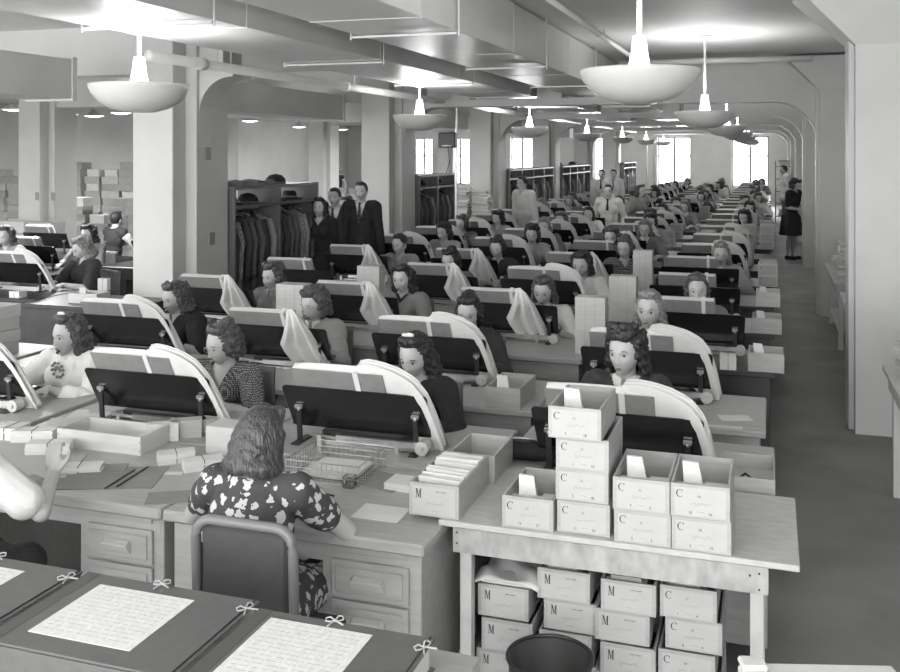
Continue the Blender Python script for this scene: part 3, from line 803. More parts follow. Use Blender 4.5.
# ------------------------------------------------------------------ desks, stands, ledgers, machines, chairs
DZ = .75
def row_desk(m, w=1.18, d=.72):
    def f():
        r = thing('desk', 'x', 'desk')
        MB().box(-w/2, 0, DZ-.035, w/2, d, DZ).build('desk_top', m, r, bevel=.006)
        MB().box(-w/2+.03, .05, DZ-.16, w/2-.03, .07, DZ-.036).build('apron', m, r)
        for s in (-1, 1):
            a, c = sorted((s*(w/2-.03), s*(w/2-.36)))
            MB().box(a, .075, .10, c, d-.04, DZ-.036).build('pedestal', m, r, bevel=.004)
            MB().box(a+.01, .09, 0, a+.05, .13, .10).box(c-.05, .09, 0, c-.01, .13, .10).box(a+.01, d-.10, 0, a+.05, d-.06, .10).box(c-.05, d-.10, 0, c-.01, d-.06, .10).build('foot', m, r)
        return r
    return f
deskG, deskB = Maker(row_desk(deskM)), Maker(row_desk(deskD, 1.18))
# tilted plane of the copy stands
UP = Vector((0, -.115, .225)).normalized(); NR = Vector((0, .225, .115)).normalized(); O0 = Vector((0, .07, .065))
def pl(u, h, n): p = O0+UP*h+NR*n; return Vector((u, p.y, p.z))
def pbox(b, u0, u1, h0, h1, n0, n1):
    return b.hexa([pl(u0, h0, n0), pl(u1, h0, n0), pl(u1, h0, n1), pl(u0, h0, n1), pl(u0, h1, n0), pl(u1, h1, n0), pl(u1, h1, n1), pl(u0, h1, n1)])
def stand():
    r = thing('copy_stand', 'x', 'copy stand'); w = .37; h = .245
    q = []
    for cx, cy, a0 in ((w-.02, h-.02, 0), (-w+.02, h-.02, 90), (-w+.02, .01, 180), (w-.02, .01, 270)):
        for t in range(4): a = math.radians(a0+t*30); rr = .02 if cy > .1 else .008; q.append((cx+rr*math.cos(a), cy+rr*math.sin(a)))
    MB().prism(q, lambda a, c: pl(a, c, 0), lambda a, c: pl(a, c, .007)).build('board', boardM, r)
    MB().hexa([pl(-w, 0, .007), pl(w, 0, .007), pl(w, 0, .05), pl(-w, 0, .05), pl(-w, .006, .007), pl(w, .006, .007), pl(w, .006, .05), pl(-w, .006, .05)]).build('book_ledge', blackM, r)
    for s in (-1, 1):
        b = MB(); x = s*.30; p0 = pl(x, .13, -.010)
        b.hexa([(x-.012, p0.y+.012, 0.0), (x+.012, p0.y+.012, 0.0), (x+.012, p0.y+.024, 0.0), (x-.012, p0.y+.024, 0.0), pl(x-.012, .13, -.014), pl(x+.012, .13, -.014), pl(x+.012, .13, -.001), pl(x-.012, .13, -.001)])
        b.box(x-.02, p0.y-.04, 0, x+.02, p0.y+.12, .008)
        po = b.build('post', blackM, r)
        c = MB(); c.cone(pl(x, .12, -.022), pl(x, .12, -.012), .007, n=10); c.hexa([pl(x-.018, .122, -.018), pl(x+.018, .122, -.018), pl(x+.018, .122, -.003), pl(x-.018, .122, -.003), pl(x-.018, .137, -.018), pl(x+.018, .137, -.018), pl(x+.018, .137, -.003), pl(x-.018, .137, -.003)])
        c.build('clamp_screw', steelM, po, smooth=False)
    return r
def interp(P, t):
    k = t*(len(P)-1); i = min(int(k), len(P)-2); f = k-i
    return P[i][0]*(1-f)+P[i+1][0]*f, P[i][1]*(1-f)+P[i+1][1]*f
OUT = [(.035, .350), (.05, .385), (.10, .402), (.17, .398), (.25, .378), (.325, .335), (.372, .26), (.395, .16), (.412, .05), (.428, -.06)]
INN = [(.035, .300), (.045, .27), (.07, .22), (.11, .17), (.16, .12), (.21, .07), (.26, .03), (.30, -.01), (.335, -.05), (.37, -.09)]
LFT = [(.13, .375), (.125, .33), (.11, .27), (.085, .21), (.05, .14), (.07, .09), (.11, .02), (.15, -.07)]
RGT = [(.17, .385), (.22, .36), (.26, .30), (.29, .23), (.32, .16), (.345, .08), (.36, .0), (.375, -.09)]
def ledger(variant, cm):
    def f():
        r = thing('ledger', 'x', 'ledger'); u0, u1 = -.30, .17
        pbox(pbox(MB(), u0, u1, 0.006, .345, .009, .014), u0, u1, .006, .345, .052, .057).build('cover', cm, r, bevel=.001)
        b = MB(); pbox(b, u0+.006, u1-.008, .010, .347, .0145, .0515)
        b.build('page_block', paperG, r)
        if variant != 2:
            b = MB(); P0, P1, n0 = (OUT, INN, .045) if variant == 0 else (LFT, RGT, -.035)
            for q in range(3):
                def fn(u, v, q=q):
                    a = interp(P0, u); c = interp(P1, u); vv = v*(.93+.035*q)
                    x = a[0]*(1-vv)+c[0]*vv; h = a[1]*(1-vv)+c[1]*vv
                    if variant == 0: n = .068-.010*q-.045*min(1, u*1.6)+.010*math.sin(v*6+q*2)*u+.014*math.sin(u*9+q)*v
                    else: n = n0+.010*q+.028*math.sin(v*17+u*2.5+q*.8)*min(1, u*2)+(.05*(1-min(1, u*3.5)))
                    return pl(x-.006*q, h-.007*q, n)
                b.grid(28, 26, fn, .0012)
            b.build('turned_pages', paperM, r, smooth=True)
        b = MB(); sx = .02 if variant == 0 else .08
        pbox(b, sx, sx+.026, .16, .350, .005, .0085); pbox(b, sx, sx+.026, .3475, .352, .005, .060); pbox(b, sx, sx+.026, .25, .350, .0575, .061)
        b.build('strap', paperM, r)
        if variant == 0: MB().grid(14, 6, lambda u, v: pl(u0+.01+u*(u1-u0-.06), .349+.012*math.sin(u*PI)**.5*v, .016+v*.03), .002).build('loose_pages', paperM, r, smooth=True)
        return r
    return f
darkCover = mat('dark_binder_cover', .10, .6, .08, 20, .2, 300)
LEDG = [Maker(ledger(0, coverM)), Maker(ledger(1, coverM)), Maker(ledger(2, coverM)), Maker(ledger(0, darkCover))]
STAND = Maker(stand)
def machine():
    r = thing('card_punch', 'x', 'office machine')
    MB().box(-.20, .02, .012, .22, .30, .060).hexa([(-.18, .30, .012), (.20, .30, .012), (.20, .42, .012), (-.18, .42, .012), (-.18, .30, .055), (.20, .30, .055), (.20, .42, .025), (-.18, .42, .025)]).build('machine_body', blackM, r, bevel=.004)
    b = MB(); b.box(-.10, -.035, .030, .32, -.012, .058).box(-.10, -.012, .045, .32, .01, .050)
    for i in range(12): b.cone((-.08+i*.033, -.036, .044), (-.08+i*.033, -.034, .044), .004, n=8)
    b.build('carriage_bar', steelM, r)
    MB().cone((.335, -.04, .035), (.335, .02, .035), .033, n=20).cone((.335, -.05, .035), (.335, .03, .035), .012, n=10).build('platen_wheel', mat('bone_white', .5, .35), r)
    MB().cone((-.24, -.02, .045), (.30, -.02, .018), .009, n=10).build('roller', steelM, r, smooth=True)
    b = MB()
    for i in range(4):
        for j in range(3): b.cone((-.05+i*.035, .33+j*.03, .035), (-.05+i*.035, .33+j*.03, .058-j*.004), .010, n=10)
    b.build('keys', paperM, r)
    MB().box(-.20, -.03, .0, -.18, .0, .05).box(.20, -.03, 0, .22, 0, .05).box(-.20, .0, 0, .22, .03, .012).build('base_frame', steelM, r)
    return r
MACH = Maker(machine)
def chair():
    r = thing('office_chair', 'x', 'chair')
    MB().box(-.20, -.20, .43, .20, .20, .455).build('seat', darkC, r, bevel=.012)
    MB().grid(8, 8, lambda u, v: (-.19+.38*u, .215+.03*math.sin(u*PI), .60+.28*v), .014).build('backrest', lockM, r, smooth=True)
    for sx in (-1, 1):
        MB().cone((sx*.18, -.18, 0), (sx*.17, -.17, .43), .012, .016, 8).build('leg', lockM, r)
        MB().tube([(sx*.19, .22, 0), (sx*.17, .19, .44), (sx*.175, .225, .88)], .013, 8).build('leg', lockM, r)
    MB().cone((-.175, -.18, .18), (.175, -.18, .18), .008, n=8).cone((-.18, .205, .18), (.18, .205, .18), .008, n=8).build('stretcher', lockM, r)
    return r
CHAIR = Maker(chair)

BY = lambda k: 4.15+1.37*k
XC = [-.62, -1.86, -3.06, -4.30]
PLACE = ['beside the aisle', 'second from the aisle', 'third from the aisle', 'fourth from the aisle, nearest the middle columns']
def rowname(k): return '%s desk row' % ORD[k]
# which ledger stands where (variant), near rows by what the photo shows
LV = {(0, 0): 0, (0, 1): 0, (0, 2): 0, (0, 3): 0, (1, 0): 0, (1, 1): 0, (1, 2): 1, (1, 3): 0, (2, 0): 2, (2, 1): 1, (2, 2): 1, (2, 3): 1, (3, 0): 2, (3, 1): 0, (3, 2): 1, (3, 3): 2, (4, 0): 2, (4, 1): 1, (4, 2): 1, (4, 3): 1, (5, 0): 0}
DXS = {(0, 0): -.01, (0, 1): 0.0, (0, 2): .05, (0, 3): .09, (1, 0): -.05, (1, 1): -.12, (1, 2): .03, (1, 3): .10, (2, 0): .09, (2, 1): .02, (2, 2): -.03, (2, 3): -.05, (3, 0): .02, (3, 1): -.05, (3, 2): .2, (4, 0): -.03}
WH = ['aisle end of the ', 'second from the aisle, ', 'third from the aisle, ', 'fourth from the aisle, ']
def station(k, c, person=True):
    y = BY(k); xc = XC[c]+DXS.get((k, c), 0); where = '%s of the %s' % (PLACE[c], rowname(k)) if c else 'at the aisle end of the %s' % rowname(k)
    where = WH[c]+rowname(k)
    fy = y-.47 if k else (3.98 if c else 4.09)
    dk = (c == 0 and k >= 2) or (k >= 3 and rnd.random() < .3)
    dx = XC[c]+.06-(.05 if (k, c) == (1, 0) else 0)
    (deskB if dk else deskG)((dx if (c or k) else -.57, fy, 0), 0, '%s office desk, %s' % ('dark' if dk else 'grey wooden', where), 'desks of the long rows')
    gap = (3, 0) == (k, c) and False
    STAND((xc, y, DZ), 0, 'black enamelled copy stand, %s' % where, 'black copy stands')
    v = LV.get((k, c), rnd.choice((0, 0, 0, 0, 1, 2, 3)))
    lx = {(2, 1): -.06, (3, 2): .0}.get((k, c), rnd.uniform(-.015, .02) if k else 0)
    LEDG[v]((xc+lx, y, DZ), 0, ['grey ledger, white pages turned over its side, %s', 'grey ledger, turned pages hanging in folds, %s', 'closed grey ledger on its stand, %s', 'dark ledger, white pages turned over its side, %s'][v] % where, 'ledgers on the copy stands')
    if k < 7: MACH((xc, y+.03, DZ), 0, 'black card punch with steel bar, %s' % where, 'card punches')
for k in range(23):
    for c in range(4):
        if k >= 17 and c == 3: continue
        station(k, c)

# ------------------------------------------------------------------ the named women of the first rows
def lady(name_label, px, py, k, dy=.62, **P):
    y = BY(k)+dy; x = xat(px, y); P['top'] = zat(px, py, y)
    t = max(1.06, min(1.36, P['top']))
    P['top'] = t-(.03 if P.get('hair') in ('pomp',) else .015)
    y0 = y+.06+P.get('lean', .06)*.8
    r = figure('person', name_label, P); r.location = (x, y0, 0)
    CHAIR((x, y0-.05, 0), 0, 'office chair at the '+WH[[3, 2, 1, 0][0] if 0 else min(range(4), key=lambda q: abs(XC[q]+.3-x))]+rowname(k), 'office chairs')
    return r
FW = [(-.14, -.40, .80), (.14, -.40, .80)]
lady('woman in a pale blouse with beaded brooch and white hair bow', 67, 311, 0, vox=.007, hair='long', hairm=hairB, cloth=mat('ivory_knit', .86, .9, .04, 20, .4, 160), sleeve=1.5, gname='blouse', lower=darkC, bow=1, brooch=1, yaw=-.30, pitch=.18, seed=3, lean=.03, vneck=(0, .04), puff=.020, fold=1.9, collar=whiteC)
lady('woman in spectacles and dotted tweed dress looking down', 222, 319, 0, vox=.007, hair='updo', hairm=hairB, cloth=tweedC, sleeve=.9, glasses=1, yaw=-.45, pitch=.30, seed=4, vneck=(.15, .07), puff=.014)
lady('dark haired woman with a white hair clip looking down behind the nearest black stand', 414, 329, 0, vox=.007, hair='long', hairm=hairD, cloth=blackC, sleeve=1.8, yaw=-.15, pitch=.36, seed=5, lean=.05, bow=1, hlow=-.12)
lady('woman with high curled dark hair and open white collar by the stack of card boxes', 625, 320, 0, vox=.006, hair='pomp', hairm=hairD, cloth=darkC, sleeve=1.8, gname='jacket', shirt=whiteC, collar=whiteC, yaw=-.28, pitch=.10, roll=.0, seed=6, vneck=(.17, .075), lower=darkC, detail=1.3)
lady('woman with waved hair and dark short-sleeved dress beside the big left column', 174, 279, 1, hair='wavy', hairm=hairB, cloth=blackC, sleeve=.9, collar=whiteC, yaw=-.35, pitch=.25, seed=7, puff=.016)
lady('curly haired woman in spectacles and light grey suit', 313, 284, 1, vox=.007, hair='curly', hairm=hairB, cloth=lightC, sleeve=1.8, glasses=1, yaw=-.35, pitch=.25, seed=8, vneck=(.05, .05), collar=whiteC, fold=1.6)
lady('woman with smooth parted hair resting her chin, behind a ledger with long turned pages', 468, 291, 1, hair='updo', hairm=hairD, cloth=darkC, sleeve=1.7, yaw=.1, pitch=.30, seed=9)
lady('blonde woman in spectacles behind the dark haired woman of the front row', 649, 287, 1, vox=.007, hair='bob', hairm=hairL, cloth=midC, sleeve=1.8, glasses=1, yaw=-.10, pitch=.12, seed=10, shirt=whiteC, collar=lightC)
lady('curly haired woman in grey seated before the nearest coat rack', 272, 260, 2, hair='curly', hairm=hairB, cloth=midC, sleeve=1.8, yaw=-.35, pitch=.15, seed=11, collar=lightC)
lady('woman in a grey cardigan with dark neckline, in the middle of the third desk row', 402, 262, 2, vox=.008, hair='wavy', hairm=hairD, cloth=mat('cardigan_grey', .24, .9, .1, 30), sleeve=1.8, yaw=-.1, pitch=.15, seed=12, vneck=(.09, .07), shirt=blackC)
lady('woman hidden to the eyes behind white pages, pale sleeves, third desk row', 543, 273, 2, hair='bob', hairm=hairB, cloth=whiteC, sleeve=.9, yaw=0, pitch=.35, seed=13, collar=whiteC)
lady('older woman facing the camera in an open cardigan and white blouse near the aisle', 697, 272, 2, vox=.007, hair='updo', hairm=hairB, cloth=midC, sleeve=1.9, gname='cardigan', shirt=whiteC, collar=whiteC, yaw=.12, pitch=.02, seed=14, vneck=(.22, .09), lower=darkC)
lady('woman in a patterned dress with hair combed back, fourth desk row', 450, 246, 3, hair='updo', hairm=hairD, cloth=plaidC, sleeve=.9, yaw=-.2, pitch=.3, seed=15)
lady('woman looking down at her work, fourth desk row, right of the patterned dress', 581, 249, 3, hair='wavy', hairm=hairD, cloth=whiteC, sleeve=.9, yaw=-.1, pitch=.3, seed=16)
lady('young person with short dark hair at the ledger under the second middle column', 399, 232, 4, hair='man', hairm=hairD, cloth=lightC, sleeve=1.8, yaw=-.25, pitch=.15, seed=17)
lady('dark haired woman in a dark dress, fifth desk row, pages hanging before her', 497, 235, 4, hair='updo', hairm=hairD, cloth=darkC, sleeve=1.8, yaw=-.1, pitch=.3, seed=18)
lady('fair haired woman half hidden behind stacked boxes near the aisle', 721, 240, 4, hair='bob', hairm=hairL, cloth=lightC, sleeve=1.8, pitch=.2, seed=19)
# prototypes for everybody farther back
def proto(i):
    S = [dict(hair='bob', hairm=hairD, cloth=whiteC, yaw=-.2, pitch=.2), dict(hair='wavy', hairm=hairB, cloth=midC, yaw=.1, pitch=.3), dict(hair='updo', hairm=hairD, cloth=darkC, yaw=-.3, pitch=.1),
         dict(hair='curly', hairm=hairD, cloth=lightC, yaw=-.1, pitch=.25), dict(hair='long', hairm=hairB, cloth=whiteC, yaw=.2, pitch=.3), dict(hair='updo', hairm=hairB, cloth=tweedC, yaw=-.4, pitch=.2), dict(hair='bob', hairm=hairL, cloth=plaidC, yaw=-.2, pitch=.35)][i]
    return lambda: figure('person', 'x', dict(S, top=1.27, sleeve=(.8, 1.8)[i % 2], collar=(whiteC, None)[i % 2], vox=.012, seed=30+i, detail=.7))
PR = [Maker(proto(i)) for i in range(7)]
DESC = ['woman in a white blouse', 'woman in grey with waved hair', 'woman in a dark dress', 'curly haired woman in light grey', 'long haired woman in white', 'woman in dotted tweed', 'fair haired woman in stripes']
taken = {(0, c) for c in range(4)} | {(1, c) for c in range(4)} | {(2, c) for c in range(4)} | {(3, 1), (3, 2), (3, 0), (4, 3), (4, 2), (4, 0), (3, 3)}
for k in range(3, 23):
    for c in range(4):
        if (k, c) in taken or (k >= 17 and c == 3): continue
        if c == 0 and k in (5, 6, 7, 9, 11): continue
        if rnd.random() < .04: continue
        i = rnd.randrange(7); x = XC[c]+rnd.uniform(.0, .38)
        if any(abs(xat(p_, q_)-x) < .6 and abs(q_-BY(k)-.65) < .7 for p_, q_ in ((526, 15.75), (609, 17.08), (637, 18.45), (602, 22.56), (614, 23.93))): continue
        y = BY(k)+.70; w = WH[c]+rowname(k)
        PR[i]((x, y, 0), rnd.uniform(-.35, .25), 'seated %s, %s' % (DESC[i], w), 'women seated in the far desk rows')
        CHAIR((x, y-.04, 0), 0, 'office chair, %s' % w, 'office chairs')

# ------------------------------------------------------------------ standing people
def stander(label, px, py, y, rz=0, **P):
    x = xat(px, y); t = zat(px, py, y)+P.pop('dt', 0); t = max(1.55, min(1.86, t))
    P.update(sit=False, top=t); P.setdefault('vox', .011)
    r = figure('person', label, P); r.location = (x, y, 0); r.rotation_euler = (0, 0, rz); return r
stander('standing man in a dark suit and tie, rightmost of the group by the coat rack', 363, 181, 10.9, .15, male=True, hair='man', hairm=hairD, cloth=blackC, sleeve=1.9, shirt=whiteC, tie=1, vneck=(.26, .07), puff=.012, vox=.009, gname='suit_jacket', lower=darkC)
stander('standing man in dark jacket with patterned tie, left of the suited man', 337, 187, 10.9, .1, male=True, hair='man', hairm=hairD, cloth=darkC, sleeve=1.9, shirt=whiteC, tie=1, vneck=(.30, .09), puff=.012, seed=2, vox=.009, gname='suit_jacket', lower=darkC)
stander('standing woman in a long black dress right beside the coat rack', 322, 197, 10.75, .1, hair='wavy', hairm=hairD, cloth=blackC, sleeve=1.9, vneck=(.10, .08), seed=22, vox=.009)
stander('person looking over the shoulders of the two standing men', 350, 196, 11.35, 0, hair='updo', hairm=hairB, cloth=lightC, sleeve=1.8, seed=23)
stander('standing man in a light grey shirt before the far coat racks', 526, 176, 15.75, -.5, male=True, hair='man', hairm=hairD, cloth=mat('pale_shirting', .55, .9), sleeve=1.8, gname='shirt', lower=midC, seed=24)
stander('man in a white shirt standing left of the far coat rack', 602, 169, 22.56, 0, male=True, hair='man', hairm=hairD, cloth=whiteC, sleeve=1.6, gname='shirt', lower=darkC, tie=1, seed=25)
stander('second man in a white shirt standing farther right of the first', 614, 169, 23.93, 0, male=True, hair='man', hairm=hairD, cloth=whiteC, sleeve=1.6, gname='shirt', lower=darkC, tie=1, seed=26)
stander('man in white shirt with dark braces amid the desk rows', 609, 184, 17.08, 0, male=True, hair='man', hairm=hairD, cloth=whiteC, sleeve=1.6, gname='shirt', lower=darkC, tie=1, seed=27)
stander('woman in a light dress turned sideways among the far desks', 637, 190, 18.45, .9, hair='bob', hairm=hairB, cloth=lightC, sleeve=.8, seed=28)
stander('woman in a black dress standing in the aisle beside the columns, looking down', 791, 178, 20.6, 1.0, hair='curly', hairm=hairD, cloth=blackC, sleeve=.8, pitch=.5, yaw=.1, seed=29, vneck=(.08, .06), wrist=[(-.10, -.26, 1.02), (.10, -.26, 1.02)], puff=.016)
stander('person in a white shirt standing in the far aisle doorway', 787, 165, 27.0, -1.2, male=True, hair='man', hairm=hairD, cloth=whiteC, sleeve=1.8, gname='shirt', lower=midC, seed=31)

# ------------------------------------------------------------------ room beyond the middle columns
for i, (x, y, v, lab) in enumerate(((-7.30, 7.85, 0, 'nearest at left edge'), (-8.45, 9.35, 2, 'second back at the left edge'), (-7.35, 10.3, 2, 'before the waistcoat man'), (-9.6, 10.9, 2, 'farthest left'))):
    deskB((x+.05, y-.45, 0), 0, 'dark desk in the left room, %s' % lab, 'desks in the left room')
    STAND((x, y, DZ), 0, 'black copy stand in the left room, %s' % lab, 'black copy stands')
    LEDG[v]((x, y, DZ), 0, 'grey ledger on the stand in the left room, %s' % lab, 'ledgers on the copy stands')
def side_person(label, px, py, y, rz, **P):
    x = xat(px, y); P['top'] = max(1.08, min(1.36, zat(px, py, y))); r = figure('person', label, dict(P, vox=.010)); r.location = (x, y+.1*math.cos(rz), 0); r.rotation_euler = (0, 0, rz)
    CHAIR((x, y+(.12 if abs(rz) < 1 else -.12), 0), rz, 'chair of the '+' '.join(label.split()[:12]), 'office chairs'); return r
side_person('woman in a dark blouse bending over cards in the left room', 84, 236, 8.35, -.3, hair='wavy', hairm=hairL, cloth=darkC, sleeve=.9, pitch=.45, yaw=-.2, seed=50)
side_person('woman whose face shows above the bent woman, left room', 88, 224, 10.0, 0, hair='wavy', hairm=hairD, cloth=midC, sleeve=1.5, pitch=.2, seed=51)
side_person('woman at the very left edge of the left room', 4, 225, 8.9, .2, hair='wavy', hairm=hairB, cloth=lightC, sleeve=1.5, pitch=.2, seed=52)
side_person('man seen from behind in a dark waistcoat and white sleeves', 116, 211, 11.9, PI-.3, male=True, hair='man', hairm=hairD, cloth=darkC, sleeve=.04, shirt=whiteC, gname='waistcoat', seed=53, vneck=(.05, .05), lower=darkC)
stander('tiny man in a waistcoat at the far end of the left room', 338, 168, 31.0, 0, male=True, hair='man', hairm=hairD, cloth=darkC, sleeve=.1, shirt=whiteC, seed=54, vox=.016, gname='waistcoat')
# dark front desk below the bent woman, with its card box
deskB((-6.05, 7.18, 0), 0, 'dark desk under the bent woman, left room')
put_box(*at(68, 303, .75), .75, 'pale card box on the dark desk before the bent woman', None, .1, w=.30, d=.22, h=.09, m=woodP, label=False)
card_stack(*at(104, 290, .75), .75, .10, .07, .12, .2, 'small upright card stack right of the bent woman')
card_stack(*at(18, 297, .75), .75, .12, .10, .06, .0, 'low pale card stack at the left edge, left room')
# cartons heaped before the left wall
def carton(i):
    def f():
        r = thing('carton', 'x', 'carton'); w, h = (.25, .215, .25, .18)[i], .17
        MB().box(-w, 0, 0, w, .34, h).build('carton_body', cartonM[i], r, bevel=.004)
        MB().box(-w-.004, -.004, h-.05, w+.004, .344, h+.004).build('lid', cartonM[i], r, bevel=.002)
        return r
    return f
CT = [Maker(carton(i)) for i in range(4)]
R = random.Random(12)
def heap(pxa, pxb, y, nr, lab, drop=2):
    x = xat(pxa, y); i = 0
    while x < xat(pxb, y) and i < 24:
        hh = nr-R.randrange(drop+1)
        for j in range(hh):
            CT[R.choice((0, 1, 2, 0, 1, 3))]((x+R.uniform(-.02, .02), y+R.uniform(-.04, .04), j*.1745), R.uniform(-.05, .05), 'carton %s from left, %s from floor, %s' % (ORD[i], ORD[j], lab), 'cartons of the left room')
        x += .535; i += 1
heap(56, 140, 19.5, 11, 'back heap left of the big column', 2)
heap(54, 133, 16.4, 7, 'middle heap left of the big column', 2)
heap(-20, 19, 19.0, 10, 'heap left of the square column', 3)
heap(-15, 60, 12.3, 6, 'heap in front of the square column', 1)
heap(325, 362, 27.5, 8, 'heap behind the standing men', 2)
# ------------------------------------------------------------------ right-hand side tables
def side_table(x0, x1, y0, y1, z, label, m=colM, shelf=False):
    r = thing('side_table', label, 'table', (x0, y0, 0)); w, d = x1-x0, y1-y0
    MB().box(0, 0, z-.035, w, d, z).build('table_top', m, r, bevel=.004)
    MB().box(.03, .03, z-.14, w-.03, .05, z-.036).box(.03, .05, z-.14, .05, d-.05, z-.036).box(.03, d-.05, z-.14, w-.03, d-.03, z-.036).build('apron', m, r)
    for sx in (.03, w-.10):
        for sy in (.052, d-.122): MB().box(sx+.021, sy, 0, sx+.07+.021-.02, sy+.07, z-.037).build('leg', m, r)
    if shelf: MB().box(.05, .06, .18, w-.05, d-.06, .20).build('shelf', m, r)
    return r
side_table(.68, 1.6, 5.7, 6.66, .80, 'light table at the right edge before the first aisle column')
side_table(.66, 1.5, 8.7, 10.4, .75, 'light table right behind the first aisle column', shelf=True)
side_table(.66, 1.5, 11.2, 13.1, .75, 'light table just before the second aisle column', shelf=True)
side_table(.66, 1.5, 14.4, 16.6, .75, 'light table behind the second aisle column')
side_table(.66, 1.5, 20.0, 22.6, .75, 'light table beside the woman standing in the aisle')
def paper_heap(x, y, z, w, d, h, label, seed, cat='papers'):
    r = thing('paper_pile', label, cat, (x, y, z)); R = random.Random(seed); n = max(3, int(h/.028)); hh = 0
    for i in range(n):
        t = h/n; b = MB(); a = R.uniform(-.18, .18)
        M = Matrix.Translation((R.uniform(-.03, .03), R.uniform(-.03, .03), hh)) @ Matrix.Rotation(a, 4, 'Z')
        b.box(-w/2, -d/2, 0.0005, w/2, d/2, t*.9, M); b.build('bundle', R.choice((paperM, paperM, paperG, labelM)), r); hh += t
    return r
paper_heap(1.0, 6.3, .80, .45, .42, .20, 'untidy heap of papers on the right edge table', 1)
paper_heap(.98, 9.2, .75, .40, .40, .42, 'tall pile of papers behind the first aisle column', 2)
paper_heap(1.0, 10.1, .75, .40, .36, .16, 'low paper pile at the end of the table behind the first aisle column', 3)
paper_heap(.98, 12.0, .75, .40, .36, .40, 'tall pile of papers before the second aisle column', 4)
paper_heap(.95, 12.8, .75, .36, .30, .12, 'low paper pile next to the second aisle column', 5)
paper_heap(1.0, 15.4, .75, .4, .4, .3, 'paper pile behind the second aisle column', 6)
paper_heap(1.0, 21.0, .75, .4, .4, .35, 'paper pile beside the woman standing in the aisle', 7)
# stacked papers against the white column
x = xat(476, 18.0)
side_table(x-.55, x+.45, 17.7, 18.5, .75, 'table loaded with papers before the white column')
for i, (dx, dy, h) in enumerate(((-.30, .2, .75), (.12, .25, .55), (-.05, .55, .65))):
    paper_heap(x+dx, 17.8+dy, .75, .36, .26, h, 'tall paper pile before the white column, %s' % ('left', 'right', 'rear')[i], 20+i)
# shelf rack at far right
r = thing('shelf_rack', 'open rack of stacked goods at the far end of the aisle', 'rack', (xat(775, 31), 31, 0))
for i in range(5): MB().box(0, 0, .2+i*.38, .7, .5, .225+i*.38).build('shelf', lockM, r)
for a in (0, .67):
    for c in (0, .47): MB().box(a, c, 0, a+.03, c+.03, 1.9).build('upright', lockM, r)
for i in range(5): paper_heap(xat(775, 31)+.35, 31.25, .226+i*.38, .45, .35, .2, 'bundle on the %s shelf of the far rack' % ORD[i], 60+i)

# ------------------------------------------------------------------ boxes on the desk rows
def row_box(px, py, text, z=DZ, **kw):
    x, y = at(px, py, z); k = min(range(23), key=lambda q: abs((BY(q)-.47)-y)); y = max(y, BY(k)-.46)
    return put_box(xat(px, y), y, z, text, **kw)
row_box(748, 372, 'open wooden card box at the aisle end of the third desk row', w=.22, d=.26, h=.12, label=False, seed=3, m=woodM)
card_stack(xat(728, BY(2)-.41), BY(2)-.41, DZ, .10, .11, .09, .05, 'square stack of cards left of the open box, third desk row')
row_box(752, 338, 'open wooden card box at the aisle end of the fourth desk row', w=.22, d=.30, h=.12, label=False, seed=4, m=woodM)
row_box(756, 309, 'open wooden card box at the aisle end of the fifth desk row', w=.21, d=.30, h=.13, label=False, seed=5, m=woodP)
sheet(*at(735, 418, DZ), DZ, .16, .10, .3, 'small white sheet on the aisle desk of the second row')
sheet(*at(722, 427, DZ), DZ+.002, .20, .04, .05, 'white paper strip on the aisle desk of the second row')
# card boxes stood on end
for px0, px1, py, y, lab in ((575, 605, 297, 6.62, 'left and nearest of two pale boxes stood on end between the third row desks'), (609, 636, 276, 7.98, 'right and farther of two pale boxes stood on end, fourth desk row'),
                             (357, 379, 266, 8.05, 'pale marked box stood on end above a grey ledger, left middle'), (276, 304, 284, 6.6, 'pale box stood on end left of the curly haired woman'),
                             (633, 652, 250, 9.3, 'pale box stood on end in the fifth desk row'), (520, 536, 0, 0, '')):
    if not py: continue
    xa, xb = xat(px0, y), xat(px1, y); t = zat(px0, py, y)-DZ; t = max(.25, min(.46, t))
    r = thing('card_box', lab, 'box', (xa, y, DZ)); w = xb-xa
    MB().box(0, 0, 0, w, .008, t).box(0, .0085, 0, .008, .14, t).box(w-.008, .0085, 0, w, .14, t).box(.0085, .0085, t-.008, w-.0085, .14, t).box(.0085, .0085, 0, w-.0085, .14, .008).build('box_side', woodP, r)
    b = MB()
    for q in range(1, 3): b.box(w*q/3-.0015, -.001, .0, w*q/3+.0015, 0, t)
    b.build('board_joint', mat('joint_grey', .40, .8), r)
# open card box between the third and fourth seats of the second row, and others
row_box(485, 413, 'open wooden card box on the second row desk right of the bent dark haired woman', w=.20, d=.36, h=.115, label=False, seed=6)
pb = Maker(lambda: card_box(kind='C', nums=('1', '10', '11'), w=.195, d=.30, h=.115, fill='none', m=woodP, label=True, seed=1))
n = 0
STK = [(700, 262, 3), (725, 262, 0), (647, 262, 1), (664, 262, 1), (748, 283, 3), (763, 283, 2), (742, 250, 3), (760, 252, 3), (466, 244, 1), (480, 244, 1), (445, 243, 0), (745, 232, 3), (760, 233, 2), (770, 268, 1), (700, 216, 2), (680, 222, 2), (742, 214, 2), (600, 205, 1), (550, 205, 1), (575, 207, 1), (535, 250, 1), (553, 252, 1), (410, 250, 1), (620, 240, 1), (424, 253, 1)]
PILES = []
for i, (px, py, m_) in enumerate(STK):
    x, y = at(px, py, DZ); k = min(range(23), key=lambda q: abs((BY(q)-.42)-y)); x = xat(px, BY(k)-.44)
    if m_ and x > -4.9 and x < -.10+.02: PILES.append((k, x, m_))
    elif m_ and x >= -.08: PILES.append((k, -.12, m_))
